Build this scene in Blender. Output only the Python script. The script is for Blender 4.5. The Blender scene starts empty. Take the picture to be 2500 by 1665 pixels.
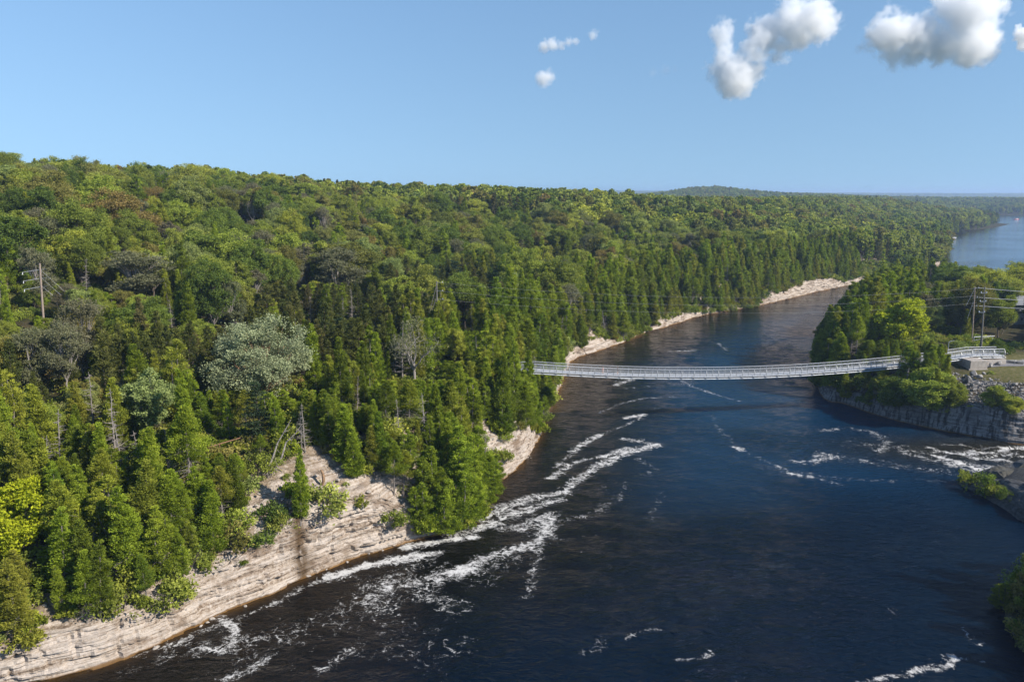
import bpy, math, random
import numpy as np
from mathutils import Vector, Matrix, Quaternion

sc = bpy.context.scene
col = sc.collection
# ---------------------------------------------------------------- camera, sky, sun, exposure
cam_d = bpy.data.cameras.new('camera'); cam = bpy.data.objects.new('camera', cam_d); col.objects.link(cam)
cam.location = (0, 0, 50); cam.rotation_euler = (math.radians(90 - 10.5), 0, 0)
cam_d.sensor_width = 36; cam_d.lens = 28.0; cam_d.clip_start = .5; cam_d.clip_end = 60000
sc.camera = cam
SUN_EL, SUN_AZ = math.radians(36), math.radians(114)      # azimuth clockwise from +Y (the view direction)
to_sun = Vector((math.sin(SUN_AZ) * math.cos(SUN_EL), math.cos(SUN_AZ) * math.cos(SUN_EL), math.sin(SUN_EL)))
world = bpy.data.worlds.new('World'); sc.world = world; world.use_nodes = True
wn = world.node_tree; wn.nodes.clear()
sky = wn.nodes.new('ShaderNodeTexSky'); sky.sky_type = 'NISHITA'; sky.sun_disc = False
sky.sun_elevation = SUN_EL; sky.sun_rotation = SUN_AZ; sky.altitude = 200; sky.air_density = 1.0; sky.dust_density = .0; sky.ozone_density = 4.0
bg = wn.nodes.new('ShaderNodeBackground'); bg.inputs[1].default_value = .085
wo = wn.nodes.new('ShaderNodeOutputWorld')
# clear dry air: the sky keeps its blue down to the horizon (elevations are read a little higher, the same all round)
tcw = wn.nodes.new('ShaderNodeTexCoord'); mpw = wn.nodes.new('ShaderNodeMapping'); mpw.inputs['Scale'].default_value = (1, 1, .40); mpw.inputs['Location'].default_value = (0, 0, .12)
nrm = wn.nodes.new('ShaderNodeVectorMath'); nrm.operation = 'NORMALIZE'
wn.links.new(tcw.outputs['Generated'], mpw.inputs[0]); wn.links.new(mpw.outputs[0], nrm.inputs[0]); wn.links.new(nrm.outputs[0], sky.inputs[0])
hsw = wn.nodes.new('ShaderNodeHueSaturation'); hsw.inputs['Saturation'].default_value = 1.04
wn.links.new(sky.outputs[0], hsw.inputs['Color']); wn.links.new(hsw.outputs[0], bg.inputs[0]); wn.links.new(bg.outputs[0], wo.inputs[0])
sl = bpy.data.lights.new('sun', 'SUN'); sl.energy = 4.6; sl.angle = math.radians(.53); sl.color = (1, .93, .83)
sun = bpy.data.objects.new('sun', sl); col.objects.link(sun); sun.rotation_euler = to_sun.to_track_quat('Z', 'Y').to_euler()
vs = sc.view_settings; vs.view_transform = 'Standard'; vs.look = 'None'; vs.exposure = 0.7; vs.gamma = 1; vs.use_curve_mapping = False
cy = sc.cycles
cy.max_bounces = 12; cy.diffuse_bounces = 3; cy.glossy_bounces = 2; cy.transmission_bounces = 3; cy.transparent_max_bounces = 8; cy.volume_bounces = 8; cy.volume_step_rate = 5.0; cy.volume_max_steps = 256
cy.use_denoising = True; cy.use_adaptive_sampling = True; cy.adaptive_threshold = .015
cy.sample_clamp_indirect = 6; cy.caustics_reflective = False; cy.caustics_refractive = False
# ---------------------------------------------------------------- place geometry
CAM_H, PITCH, FPX = 50.0, math.radians(10.5), 1944.0
SP, CP = math.sin(PITCH), math.cos(PITCH)
def ray(u, v):
    a = (u - 1250.0) / FPX; b = (v - 832.5) / FPX
    return a, CP - b * SP, -SP - b * CP
def P(u, v, z=0.0):
    """world point at height z seen at photo pixel (u, v)"""
    a, f, d = ray(u, v); t = (z - CAM_H) / d
    return (a * t, f * t)
def D(x, y, z=0.0):            # same, from the 2354-wide view
    return P(x * 1.0621, y * 1.0619, z)
def PY(u, v, y):
    a, f, d = ray(u, v); t = y / f
    return (a * t, y, CAM_H + d * t)
def project(x, y, z):
    w = y * CP + (CAM_H - z) * SP
    return 1250 + FPX * x / w, 832.5 - FPX * (y * SP - (CAM_H - z) * CP) / w, w

def hash2(ix, iy, seed):
    h = (ix.astype(np.int64) * 374761393 + iy.astype(np.int64) * 668265263 + seed * 1442695041) & 0x7fffffff
    h = ((h ^ (h >> 13)) * 1274126177) & 0x7fffffff
    h = h ^ (h >> 16)
    return (h & 0xffff) / 65535.0
def vnoise(x, y, seed=0):
    x = np.asarray(x, float); y = np.asarray(y, float) + 0 * x
    ix = np.floor(x); iy = np.floor(y); fx = x - ix; fy = y - iy
    fx = fx * fx * (3 - 2 * fx); fy = fy * fy * (3 - 2 * fy)
    a = hash2(ix, iy, seed); b = hash2(ix + 1, iy, seed); c = hash2(ix, iy + 1, seed); d = hash2(ix + 1, iy + 1, seed)
    return (a * (1 - fx) + b * fx) * (1 - fy) + (c * (1 - fx) + d * fx) * fy
def fbm(x, y, seed=0, o=4):
    s = 0; a = .5; t = 0
    for k in range(o):
        s = s + a * vnoise(x * 2 ** k, y * 2 ** k, seed + k); t += a; a *= .5
    return s / t
def sstep(a, b, x):
    t = np.clip((np.asarray(x, float) - a) / (b - a), 0, 1); return t * t * (3 - 2 * t)

def catmull(rows, n=5):
    R = np.array(rows, float); out = []
    for i in range(len(R) - 1):
        p0 = R[max(i - 1, 0)]; p1 = R[i]; p2 = R[i + 1]; p3 = R[min(i + 2, len(R) - 1)]
        for k in range(n):
            t = k / n
            q = .5 * (2 * p1 + (p2 - p0) * t + (2 * p0 - 5 * p1 + 4 * p2 - p3) * t * t + (3 * p1 - p0 - 3 * p2 + p3) * t ** 3)
            q[2:] = p1[2:] * (1 - t) + p2[2:] * t
            out.append(q)
    out.append(R[-1]); return np.array(out)

# shore rows: x, y, cliff height, slope width, bank-top height, tree line distance
def S(u, v, hc, w, hb, d0): return (*P(u, v), hc, w, hb, d0)
LEFT = catmull([
    (-190, 20, 5, 14, 12, 2), (-120, 46, 5, 14, 12, 2), (-72, 65, 5, 14, 12, 2),
    S(106, 1665, 4.0, 14, 12, 1.5), S(372, 1582, 4.0, 13, 12, 1.4), S(531, 1503, 4.8, 12, 12.5, 1.7), S(640, 1460, 6.4, 12, 13, 4.2),
    S(722, 1423, 8, 12, 13.5, 9.5), S(850, 1370, 9, 11.5, 14, 11), S(930, 1345, 8.0, 11, 14, 5.5), S(1009, 1322, 5, 11, 14, 1.6),
    S(1110, 1296, 1.6, 11, 14, .3), S(1179, 1262, .8, 11, 13.5, .2), S(1221, 1179, 2.2, 11, 13, .4), S(1285, 1126, 6.5, 11, 13, 1.4),
    S(1322, 1062, 3, 11, 12.5, .5), S(1333, 1020, 1, 11, 12, .2), S(1370, 945, 2.5, 11, 11.5, .8), S(1402, 881, 1.6, 12, 12, 2.2),
    S(1487, 850, 1.6, 13, 12, 2.4), S(1525, 836, .8, 13, 12, .2), S(1582, 812, .7, 12, 12, .2), S(1640, 795, 2.8, 12, 12, 1.8), S(1700, 775, 2.4, 12, 12, 1.4),
    S(1752, 765, .8, 12, 12, .2), S(1850, 748, .7, 12, 12, .2), S(1905, 735, 3.6, 12, 12.5, 1.8), S(2000, 712, 6, 12, 13, 2.4), S(2050, 702, 4, 12, 12, 1.2),
    (182, 434, 3, 12, 11, .5), (205, 455, 4, 12, 12, 1.4), (225, 470, 3, 12, 12, 1), (255, 500, 2, 14, 9, .4), (300, 560, 1.5, 14, 7, .4),
    (335, 625, 1, 14, 6, .4), (395, 720, 1, 14, 6, .4), (460, 850, 1, 14, 6, .4), (560, 1010, 1, 14, 6, .4), (700, 1190, 1, 14, 6, .4),
    (845, 1400, 1, 16, 6, .5), (860, 1520, 1, 16, 6, .5), (850, 1650, 1, 16, 6, .5), (930, 1760, 1, 16, 6, .5), (1060, 1830, 1, 16, 6, .5),
    (1220, 1900, 1, 16, 6, .5), (1330, 1760, 1, 16, 6, .5), (1500, 1600, 1, 16, 6, .5), (2000, 1500, 1, 16, 6, .5), (4500, 1700, 1, 16, 6, .5)], 5)
RIGHT = catmull([
    (420, 90, 6.5, 15, 10, 2), (200, 138, 6.5, 15, 10, 2), (135, 148, 6.5, 15, 9.6, 2), S(2500, 1086, 6.3, 15, 9.6, 2), S(2400, 1070, 6.1, 15, 9.6, 2),
    S(2290, 1050, 5.4, 14, 9.6, 1.8), S(2177, 1025, 4.2, 11, 10.2, 1.0), S(2110, 1005, 3, 9, 10, .4), S(2055, 985, 2.5, 9, 10, .3),
    (77, 190, 2.5, 9, 10, .3), (81, 208, 2.5, 9, 10, .3), (90, 232, 2.5, 10, 9, .3), (104, 262, 2, 10, 8, .3), (130, 312, 2, 10, 8, .4),
    (165, 366, 2, 10, 8, .4), (195, 392, 2, 10, 7, .4), (245, 408, 2, 10, 6, .4), (340, 440, 1, 10, 5, .4), (480, 475, 1, 10, 4, .4),
    (700, 540, 1, 10, 4, .4), (1300, 700, 1, 10, 5, .4), (4500, 1300, 1, 10, 5, .4)], 5)
SPIT = catmull([(420, 84, 2.4, 5, 4, 1), (200, 96, 2.4, 5, 4, 1), (120, 103, 2.4, 5, 4, 1), (96, 108, 2.6, 6, 6, 1), S(2530, 1287, 2.6, 6, 6, .6), S(2440, 1238, 2.1, 5, 4.4, .6), S(2380, 1205, 1.4, 4, 2.6, .5),
    S(2331, 1182, .7, 4, 1.8, .5), (79.5, 135.2, 1.0, 4, 2.4, .5), (86, 138, 1.6, 5, 4.2, .6), (98, 141, 2.2, 6, 5.6, 1), (125, 138, 2.4, 5, 4, 1), (200, 122, 2.4, 5, 4, 1), (420, 86, 2.4, 5, 4, 1)], 5)
NEAR = catmull([(50, 50, 1, 8, 6, .3), (54, 68, 1, 8, 6, .3), S(2490, 1600, 1, 7, 5, .3), S(2462, 1560, 1, 7, 5, .3), S(2440, 1490, 1, 7, 5, .3), S(2462, 1435, 1, 7, 5, .3),
    S(2510, 1385, 1, 7, 5, .3), (78, 101, 1, 7, 5, .3), (100, 98, 1, 7, 5, .3), (200, 84, 1, 8, 6, .3), (420, 70, 1, 8, 6, .3)], 5)
POLYS = {
    'left': np.vstack([LEFT[:, :2], [(16000, 4000), (16000, 16000), (-16000, 16000), (-16000, -400), (-400, -400)]]),
    'right': np.vstack([RIGHT[:, :2], [(16000, 3600), (16000, 90)]]),
    'spit': SPIT[:, :2], 'near': np.vstack([NEAR[:, :2], [(420, -200), (45, -200)]])}
SHORES = {'left': LEFT, 'right': RIGHT, 'spit': SPIT, 'near': NEAR}
def inside(px, py, poly):
    r = np.zeros(px.shape, bool); n = len(poly); j = n - 1
    for i in range(n):
        xi, yi = poly[i]; xj, yj = poly[j]
        if yi != yj:
            c = ((yi > py) != (yj > py)) & (px < (xj - xi) * (py - yi) / (yj - yi) + xi)
            r ^= c
        j = i
    return r
def nearest(px, py, rows):
    best = np.full(px.shape, 1e18); att = np.zeros(px.shape + (4,)); 
    for i in range(len(rows) - 1):
        a = rows[i]; b = rows[i + 1]; e = b[:2] - a[:2]; l2 = e @ e
        if l2 < 1e-9: continue
        t = np.clip(((px - a[0]) * e[0] + (py - a[1]) * e[1]) / l2, 0, 1)
        d2 = (px - a[0] - t * e[0]) ** 2 + (py - a[1] - t * e[1]) ** 2
        m = d2 < best
        if m.any():
            best[m] = d2[m]; att[m] = a[2:] + (b[2:] - a[2:]) * t[m][:, None]
    return np.sqrt(best), att
def g2(x, y, cx, cy, sx, sy, rot=0):
    c, s = math.cos(rot), math.sin(rot); dx, dy = x - cx, y - cy
    return np.exp(-.5 * (((c * dx + s * dy) / sx) ** 2 + ((-s * dx + c * dy) / sy) ** 2))
def hills(x, y):
    h = 33.5 * g2(x, y, -260, 320, 150, 190, .15) + 7.5 * g2(x, y, -90, 560, 190, 170) + 18 * sstep(250, 750, y) * sstep(700, 100, x - .28 * y)
    h = h + 5 * g2(x, y, 0, 820, 220, 180)
    h = h + 7 * g2(x, y, 560, 1150, 170, 230, -.5) + 25 * g2(x, y, 600, 2500, 88, 260) + 4 * g2(x, y, 930, 2500, 130, 300) + 9 * g2(x, y, 1500, 2600, 300, 350)
    h = h + 7 * sstep(1800, 2500, y) * sstep(-300, 800, x) * sstep(6000, 3500, y)
    h = h + (fbm(x / 90., y / 90., 5, 3) - .5) * 7 * sstep(60, 400, np.hypot(x, y))
    h = h + (26 + 22 * vnoise(x / 2600., y / 4000., 9)) * sstep(6800, 9200, y + .1 * x)
    return h
def ground(px, py):
    """-> z of the real surface, signed distance to shore (>0 on land), land index, tree-line distance, slope width"""
    px = np.asarray(px, float); py = np.asarray(py, float)
    z = np.full(px.shape, -4.0); dist = np.full(px.shape, -1e9); land = np.full(px.shape, -1); d0 = np.zeros(px.shape); wd = np.ones(px.shape)
    for k, nm in enumerate(('left', 'right', 'spit', 'near')):
        d, at = nearest(px, py, SHORES[nm]); ins = inside(px, py, POLYS[nm])
        sd = np.where(ins, d, -d); m = sd > dist
        dist = np.where(m, sd, dist)
        m = m & ins
        if m.any():
            hc, w, hb = at[..., 0][m], at[..., 1][m], at[..., 2][m]; dd = sd[m]
            zz = hc * np.clip(dd / 1.4, 0, 1) ** .7 + (hb - hc) * np.clip((dd - 1.4) / (w - 1.4), 0, 1)
            if nm == 'left': zz = zz + hills(px[m], py[m]) * sstep(0, 150, dd - w)
            elif nm == 'right': zz = zz + sstep(10, 120, dd) * (2.5 + 3 * vnoise(px[m] / 60, py[m] / 60, 3)) * sstep(215, 300, py[m]) + .8 * sstep(10, 30, dd)
            elif nm == 'near': zz = zz + sstep(7, 60, dd) * 6
            z[m] = zz; land[m] = k; d0[m] = at[..., 3][m]; wd[m] = w
    return z, dist, land, d0, wd
# ---------------------------------------------------------------- helpers
def tag(o, label=None, cat=None, group=None, kind=None):
    if label: o['label'] = label
    if cat: o['category'] = cat
    if group: o['group'] = group
    if kind: o['kind'] = kind
    return o
def link(o, parent=None):
    col.objects.link(o)
    if parent is not None: o.parent = parent
    return o
def empty(name, loc=(0, 0, 0), rz=0.0, scale=None):
    o = bpy.data.objects.new(name, None); col.objects.link(o); o.location = loc; o.rotation_euler = (0, 0, rz); o.empty_display_size = .3
    if scale is not None: o.scale = scale
    return o
class MB:
    """collects quads and triangles (triangles repeat no vertex; stored separately)"""
    def __init__(s): s.v = []; s.q = []; s.t = []; s.n = 0; s.att = {}
    def add(s, v, q=None, t=None, **att):
        v = np.asarray(v, float).reshape(-1, 3)
        if q is not None and len(q): s.q.append(np.asarray(q, int).reshape(-1, 4) + s.n)
        if t is not None and len(t): s.t.append(np.asarray(t, int).reshape(-1, 3) + s.n)
        s.v.append(v)
        for k, a in att.items(): s.att.setdefault(k, []).append((s.n, np.broadcast_to(np.asarray(a, float), (len(v),))))
        s.n += len(v); return s
    def merge(s, o):
        if o.n == 0: return s
        base = s.n
        s.q += [a + base for a in o.q]; s.t += [a + base for a in o.t]; s.v += o.v
        for k, l in o.att.items(): s.att.setdefault(k, []).extend([(i + base, a) for i, a in l])
        s.n += o.n; return s
    def mesh(s, name, mat=None, smooth=False):
        me = bpy.data.meshes.new(name)
        v = np.vstack(s.v) if s.v else np.zeros((0, 3)); q = np.vstack(s.q) if s.q else np.zeros((0, 4), int); t = np.vstack(s.t) if s.t else np.zeros((0, 3), int)
        me.vertices.add(len(v)); me.vertices.foreach_set('co', v.ravel().astype(np.float32))
        nl = q.size + t.size; me.loops.add(nl); me.polygons.add(len(q) + len(t))
        me.loops.foreach_set('vertex_index', np.concatenate([q.ravel(), t.ravel()]).astype(np.int32))
        me.polygons.foreach_set('loop_start', np.concatenate([np.arange(len(q)) * 4, q.size + np.arange(len(t)) * 3]).astype(np.int32))
        me.polygons.foreach_set('use_smooth', np.full(len(q) + len(t), bool(smooth)))
        me.update(calc_edges=True)
        for k, l in s.att.items():
            a = np.zeros(len(v), np.float32)
            for i, x in l: a[i:i + len(x)] = x
            at = me.attributes.new(k, 'FLOAT', 'POINT'); at.data.foreach_set('value', a)
        if mat is not None: me.materials.append(mat)
        return me
    def build(s, name, mat, parent=None, smooth=False):
        return link(bpy.data.objects.new(name, s.mesh(name, mat, smooth)), parent)
    # ---- shapes
    def box(s, c, size, rz=0.0, slope=0.0, taper=1.0):
        sx, sy, sz = [k / 2 for k in size]; p = []
        for z in (-1, 1):
            f = taper if z > 0 else 1
            for x, y in ((-1, -1), (1, -1), (1, 1), (-1, 1)): p.append((x * sx * f, y * sy * f, z * sz + x * sx * slope))
        p = np.array(p); cz, sn = math.cos(rz), math.sin(rz)
        p[:, :2] = np.c_[p[:, 0] * cz - p[:, 1] * sn, p[:, 0] * sn + p[:, 1] * cz]
        return s.add(p + np.array(c), [(0, 3, 2, 1), (4, 5, 6, 7), (0, 1, 5, 4), (1, 2, 6, 5), (2, 3, 7, 6), (3, 0, 4, 7)])
    def tube(s, pts, r, sides=6, cap=True, **att):
        pts = np.asarray(pts, float); n = len(pts); r = np.broadcast_to(np.asarray(r, float), (n,))
        tan = np.gradient(pts, axis=0); tan /= np.linalg.norm(tan, axis=1)[:, None] + 1e-9
        ref = np.array((0, 0, 1.)) if abs(tan[:, 2]).mean() < .8 else np.array((1., 0, 0))
        a = np.cross(tan, ref); a /= np.linalg.norm(a, axis=1)[:, None] + 1e-9; b = np.cross(a, tan)
        an = np.arange(sides) / sides * 2 * math.pi
        v = pts[:, None] + r[:, None, None] * (np.cos(an)[None, :, None] * a[:, None] + np.sin(an)[None, :, None] * b[:, None])
        q = []
        for i in range(n - 1):
            for j in range(sides):
                k = (j + 1) % sides; q.append((i * sides + j, (i + 1) * sides + j, (i + 1) * sides + k, i * sides + k))
        t = []
        if cap:
            for j in range(1, sides - 1): t += [(0, j, j + 1), ((n - 1) * sides, (n - 1) * sides + j + 1, (n - 1) * sides + j)]
        return s.add(v.reshape(-1, 3), q, t, **att)
    def rock(s, c, size, seed, sub=2):
        v, f = ICO[sub]; d = v.copy()
        k = .75 + .5 * vnoise(v[:, 0] * 1.3 + seed * 7.1, v[:, 1] * 1.3 + v[:, 2] * 2.1, seed)
        d = d * k[:, None]; rg_ = np.random.default_rng(seed + 1)
        for _ in range(9):          # broken faces
            nn_ = rg_.normal(size=3); nn_ /= np.linalg.norm(nn_); cut = rg_.uniform(.45, .8); h_ = d @ nn_; d = d - np.clip(h_ - cut, 0, None)[:, None] * nn_
        d = d / np.abs(d).max(0)
        rz = seed * 1.7; cz, sn = math.cos(rz), math.sin(rz)
        d = d * np.array(size) / 2
        d[:, :2] = np.c_[d[:, 0] * cz - d[:, 1] * sn, d[:, 0] * sn + d[:, 1] * cz]
        return s.add(d + np.array(c), None, f)
def make_ico(sub):
    g = (1 + 5 ** .5) / 2
    v = [(-1, g, 0), (1, g, 0), (-1, -g, 0), (1, -g, 0), (0, -1, g), (0, 1, g), (0, -1, -g), (0, 1, -g), (g, 0, -1), (g, 0, 1), (-g, 0, -1), (-g, 0, 1)]
    f = [(0, 11, 5), (0, 5, 1), (0, 1, 7), (0, 7, 10), (0, 10, 11), (1, 5, 9), (5, 11, 4), (11, 10, 2), (10, 7, 6), (7, 1, 8), (3, 9, 4), (3, 4, 2), (3, 2, 6), (3, 6, 8), (3, 8, 9), (4, 9, 5), (2, 4, 11), (6, 2, 10), (8, 6, 7), (9, 8, 1)]
    v = [np.array(p) / np.linalg.norm(p) for p in v]
    for _ in range(sub):
        c = {}; nf = []
        def mid(a, b):
            k = (min(a, b), max(a, b))
            if k not in c:
                m = v[a] + v[b]; v.append(m / np.linalg.norm(m)); c[k] = len(v) - 1
            return c[k]
        for a, b, d in f:
            x, y, z = mid(a, b), mid(b, d), mid(d, a); nf += [(a, x, z), (b, y, x), (d, z, y), (x, y, z)]
        f = nf
    return np.array(v), np.array(f)
ICO = {k: make_ico(k) for k in (1, 2, 3)}

# ---- materials
class N:
    def __init__(s, name):
        s.m = bpy.data.materials.new(name); s.m.use_nodes = True; s.t = s.m.node_tree; s.t.nodes.clear(); s.out = s.n('OutputMaterial')
    def n(s, typ, **kw):
        d = s.t.nodes.new('ShaderNode' + typ)
        for k, v in kw.items(): setattr(d, k, v)
        return d
    def l(s, a, b): s.t.links.new(a, b)
    def set(s, sock, v):
        if hasattr(v, 'is_output') or isinstance(v, bpy.types.NodeSocket): s.l(v, sock)
        else:
            if isinstance(v, (tuple, list)) and len(v) == 3 and sock.type == 'RGBA': v = (*v, 1)
            sock.default_value = v
    def math(s, op, a, b=0.0, c=None, clamp=False):
        d = s.n('Math', operation=op, use_clamp=clamp); s.set(d.inputs[0], a); s.set(d.inputs[1], b)
        if c is not None: s.set(d.inputs[2], c)
        return d.outputs[0]
    def mix(s, f, a, b, blend='MIX'):
        d = s.n('Mix', data_type='RGBA', blend_type=blend); s.set(d.inputs[0], f); s.set(d.inputs[6], a); s.set(d.inputs[7], b); return d.outputs[2]
    def noise(s, vec, scale, detail=4, rough=.55, dist=0.0):
        d = s.n('TexNoise'); s.l(vec, d.inputs['Vector']); d.inputs['Scale'].default_value = scale; d.inputs['Detail'].default_value = detail
        d.inputs['Roughness'].default_value = rough; d.inputs['Distortion'].default_value = dist; return d.outputs[0]
    def attr(s, name): return s.n('Attribute', attribute_name=name).outputs['Fac']
    def coord(s, scale=(1, 1, 1), world=False):
        c = s.n('NewGeometry').outputs['Position'] if world else s.n('TexCoord').outputs['Object']
        if scale == (1, 1, 1): return c
        m = s.n('Mapping'); s.l(c, m.inputs[0]); m.inputs['Scale'].default_value = scale; return m.outputs[0]
    def ramp(s, f, stops, interp='LINEAR'):
        d = s.n('ValToRGB'); r = d.color_ramp; r.interpolation = interp
        while len(r.elements) < len(stops): r.elements.new(.5)
        for e, (p, c) in zip(r.elements, stops): e.position = p; e.color = (*c, 1) if len(c) == 3 else c
        s.set(d.inputs[0], f); return d.outputs[0]
    def maprange(s, v, a, b, c=0.0, d=1.0, smooth=True):
        k = s.n('MapRange', interpolation_type='SMOOTHSTEP' if smooth else 'LINEAR'); s.set(k.inputs[0], v)
        for i, x in enumerate((a, b, c, d)): s.set(k.inputs[i + 1], x)
        return k.outputs[0]
    def bsdf(s, base, rough=.8, metal=0.0, normal=None, spec=None):
        p = s.n('BsdfPrincipled'); s.set(p.inputs['Base Color'], base); s.set(p.inputs['Roughness'], rough); s.set(p.inputs['Metallic'], metal)
        if normal is not None: s.l(normal, p.inputs['Normal'])
        if spec is not None: s.set(p.inputs['Specular IOR Level'], spec)
        return p
    def bump(s, h, dist, strength=1.0):
        b = s.n('Bump'); s.l(h, b.inputs['Height']); b.inputs['Distance'].default_value = dist; b.inputs['Strength'].default_value = strength; return b.outputs[0]
    def done(s, shader): s.l(shader, s.out.inputs[0]); return s.m
def simple(name, c, rough=.7, metal=0.0, var=.25, scale=3.0, bump=.01):
    n = N(name); co = n.coord(); k = n.noise(co, scale, 6)
    c2 = tuple(x * (1 - var) for x in c); c3 = tuple(min(1, x * (1 + var)) for x in c)
    f = n.ramp(k, [(.3, c2), (.7, c3)])
    return n.done(n.bsdf(f, rough, metal, n.bump(k, bump)).outputs[0])
def foliage(name, stops, trans=.3, dark=.5, light=1.35):
    """colour by the tree's own number, leaf-to-leaf change by tone; object colour alpha 0 fixes the number"""
    n = N(name); oi = n.n('ObjectInfo'); sep = n.n('SeparateColor'); n.l(oi.outputs['Color'], sep.inputs[0])
    r = n.math('ADD', n.math('MULTIPLY', oi.outputs['Random'], oi.outputs['Alpha']), n.math('MULTIPLY', sep.outputs[0], n.math('SUBTRACT', 1.0, oi.outputs['Alpha'])))
    c = n.ramp(r, stops); t = n.attr('tone')
    k = n.maprange(t, 0, 1, dark, light, smooth=False)
    cc = n.n('VectorMath', operation='SCALE'); n.l(c, cc.inputs[0]); n.l(k, cc.inputs['Scale'])
    hs = n.n('HueSaturation'); n.l(cc.outputs[0], hs.inputs['Color']); n.set(hs.inputs['Hue'], n.maprange(t, 0, 1, .515, .488, smooth=False))
    a = n.n('BsdfDiffuse'); b = n.n('BsdfTranslucent'); n.l(hs.outputs[0], a.inputs[0])
    tc = n.mix(1.0, hs.outputs[0], (1.0, 1.05, .55), 'MULTIPLY'); n.l(tc, b.inputs[0])
    m = n.n('MixShader'); m.inputs[0].default_value = trans; n.l(a.outputs[0], m.inputs[1]); n.l(b.outputs[0], m.inputs[2])
    return n.done(m.outputs[0])
# ---------------------------------------------------------------- materials of the setting
def mat_terrain():
    n = N('forest_floor'); co = n.coord(); a = n.noise(co, .35, 6); b = n.noise(co, 2.2, 6, .65)
    c = n.ramp(a, [(.3, (.03, .034, .012)), (.5, (.05, .042, .02)), (.7, (.08, .06, .034))])
    c = n.mix(n.math('MULTIPLY', b, .5), c, (.03, .034, .012))
    g = n.ramp(n.noise(co, 1.6, 5), [(.35, (.075, .078, .022)), (.55, (.125, .112, .042)), (.72, (.19, .155, .09))])
    c = n.mix(n.attr('grass'), c, g)
    c = n.mix(n.attr('rocky'), c, n.ramp(b, [(.3, (.03, .03, .032)), (.7, (.11, .108, .1))]))
    return n.done(n.bsdf(c, .95, 0, n.bump(b, .12), .1).outputs[0])
def mat_rock(name, cols, soilc, streak=0.0):
    n = N(name); co = n.coord(world=True)
    beds = n.noise(n.coord((.10, .10, 2.6), True), 1.0, 5, .62, .25)
    fine = n.noise(co, 2.8, 7, .68); big = n.noise(n.coord((.22, .22, .4), True), 1.0, 4, .6)
    c = n.ramp(n.math('ADD', n.math('MULTIPLY', beds, .6), n.math('MULTIPLY', fine, .4)), [(.30, cols[0]), (.405, cols[1]), (.47, cols[2]), (.56, cols[3]), (.72, cols[4])])
    c = n.mix(n.maprange(big, .5, .72), c, cols[1])
    # thin dark bedding cracks
    crack = n.noise(n.coord((.05, .05, 5.0), True), 1.0, 3, .5, .6)
    c = n.mix(n.math('MULTIPLY', n.maprange(n.math('ABSOLUTE', n.math('SUBTRACT', crack, .5)), .0, .018, 1, 0), .75), c, cols[0])
    if streak:
        st = n.noise(n.coord((1.5, 1.5, .10), True), 1.0, 4, .6)
        c = n.mix(n.math('MULTIPLY', n.maprange(st, .46, .6), streak), c, cols[0])
    s = n.attr('soil'); sn = n.noise(co, .9, 6, .65)
    sf = n.maprange(n.math('ADD', s, n.math('MULTIPLY', n.math('SUBTRACT', sn, .5), 1.1)), .4, .62)
    so = n.ramp(fine, [(.3, soilc[0]), (.55, soilc[1]), (.75, soilc[2])])
    c = n.mix(sf, c, so)
    c = n.mix(n.math('MULTIPLY', n.attr('stain'), n.maprange(n.noise(n.coord((1.2, 1.2, .3), True), 1.0, 4), .22, .45)), c, (.075, .045, .02))
    c = n.mix(n.attr('wet'), c, (.16, .085, .025))
    h = n.math('ADD', n.math('MULTIPLY', beds, .8), n.math('MULTIPLY', fine, .6))
    return n.done(n.bsdf(c, .9, 0, n.bump(h, .35, .9), .2).outputs[0])
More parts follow.
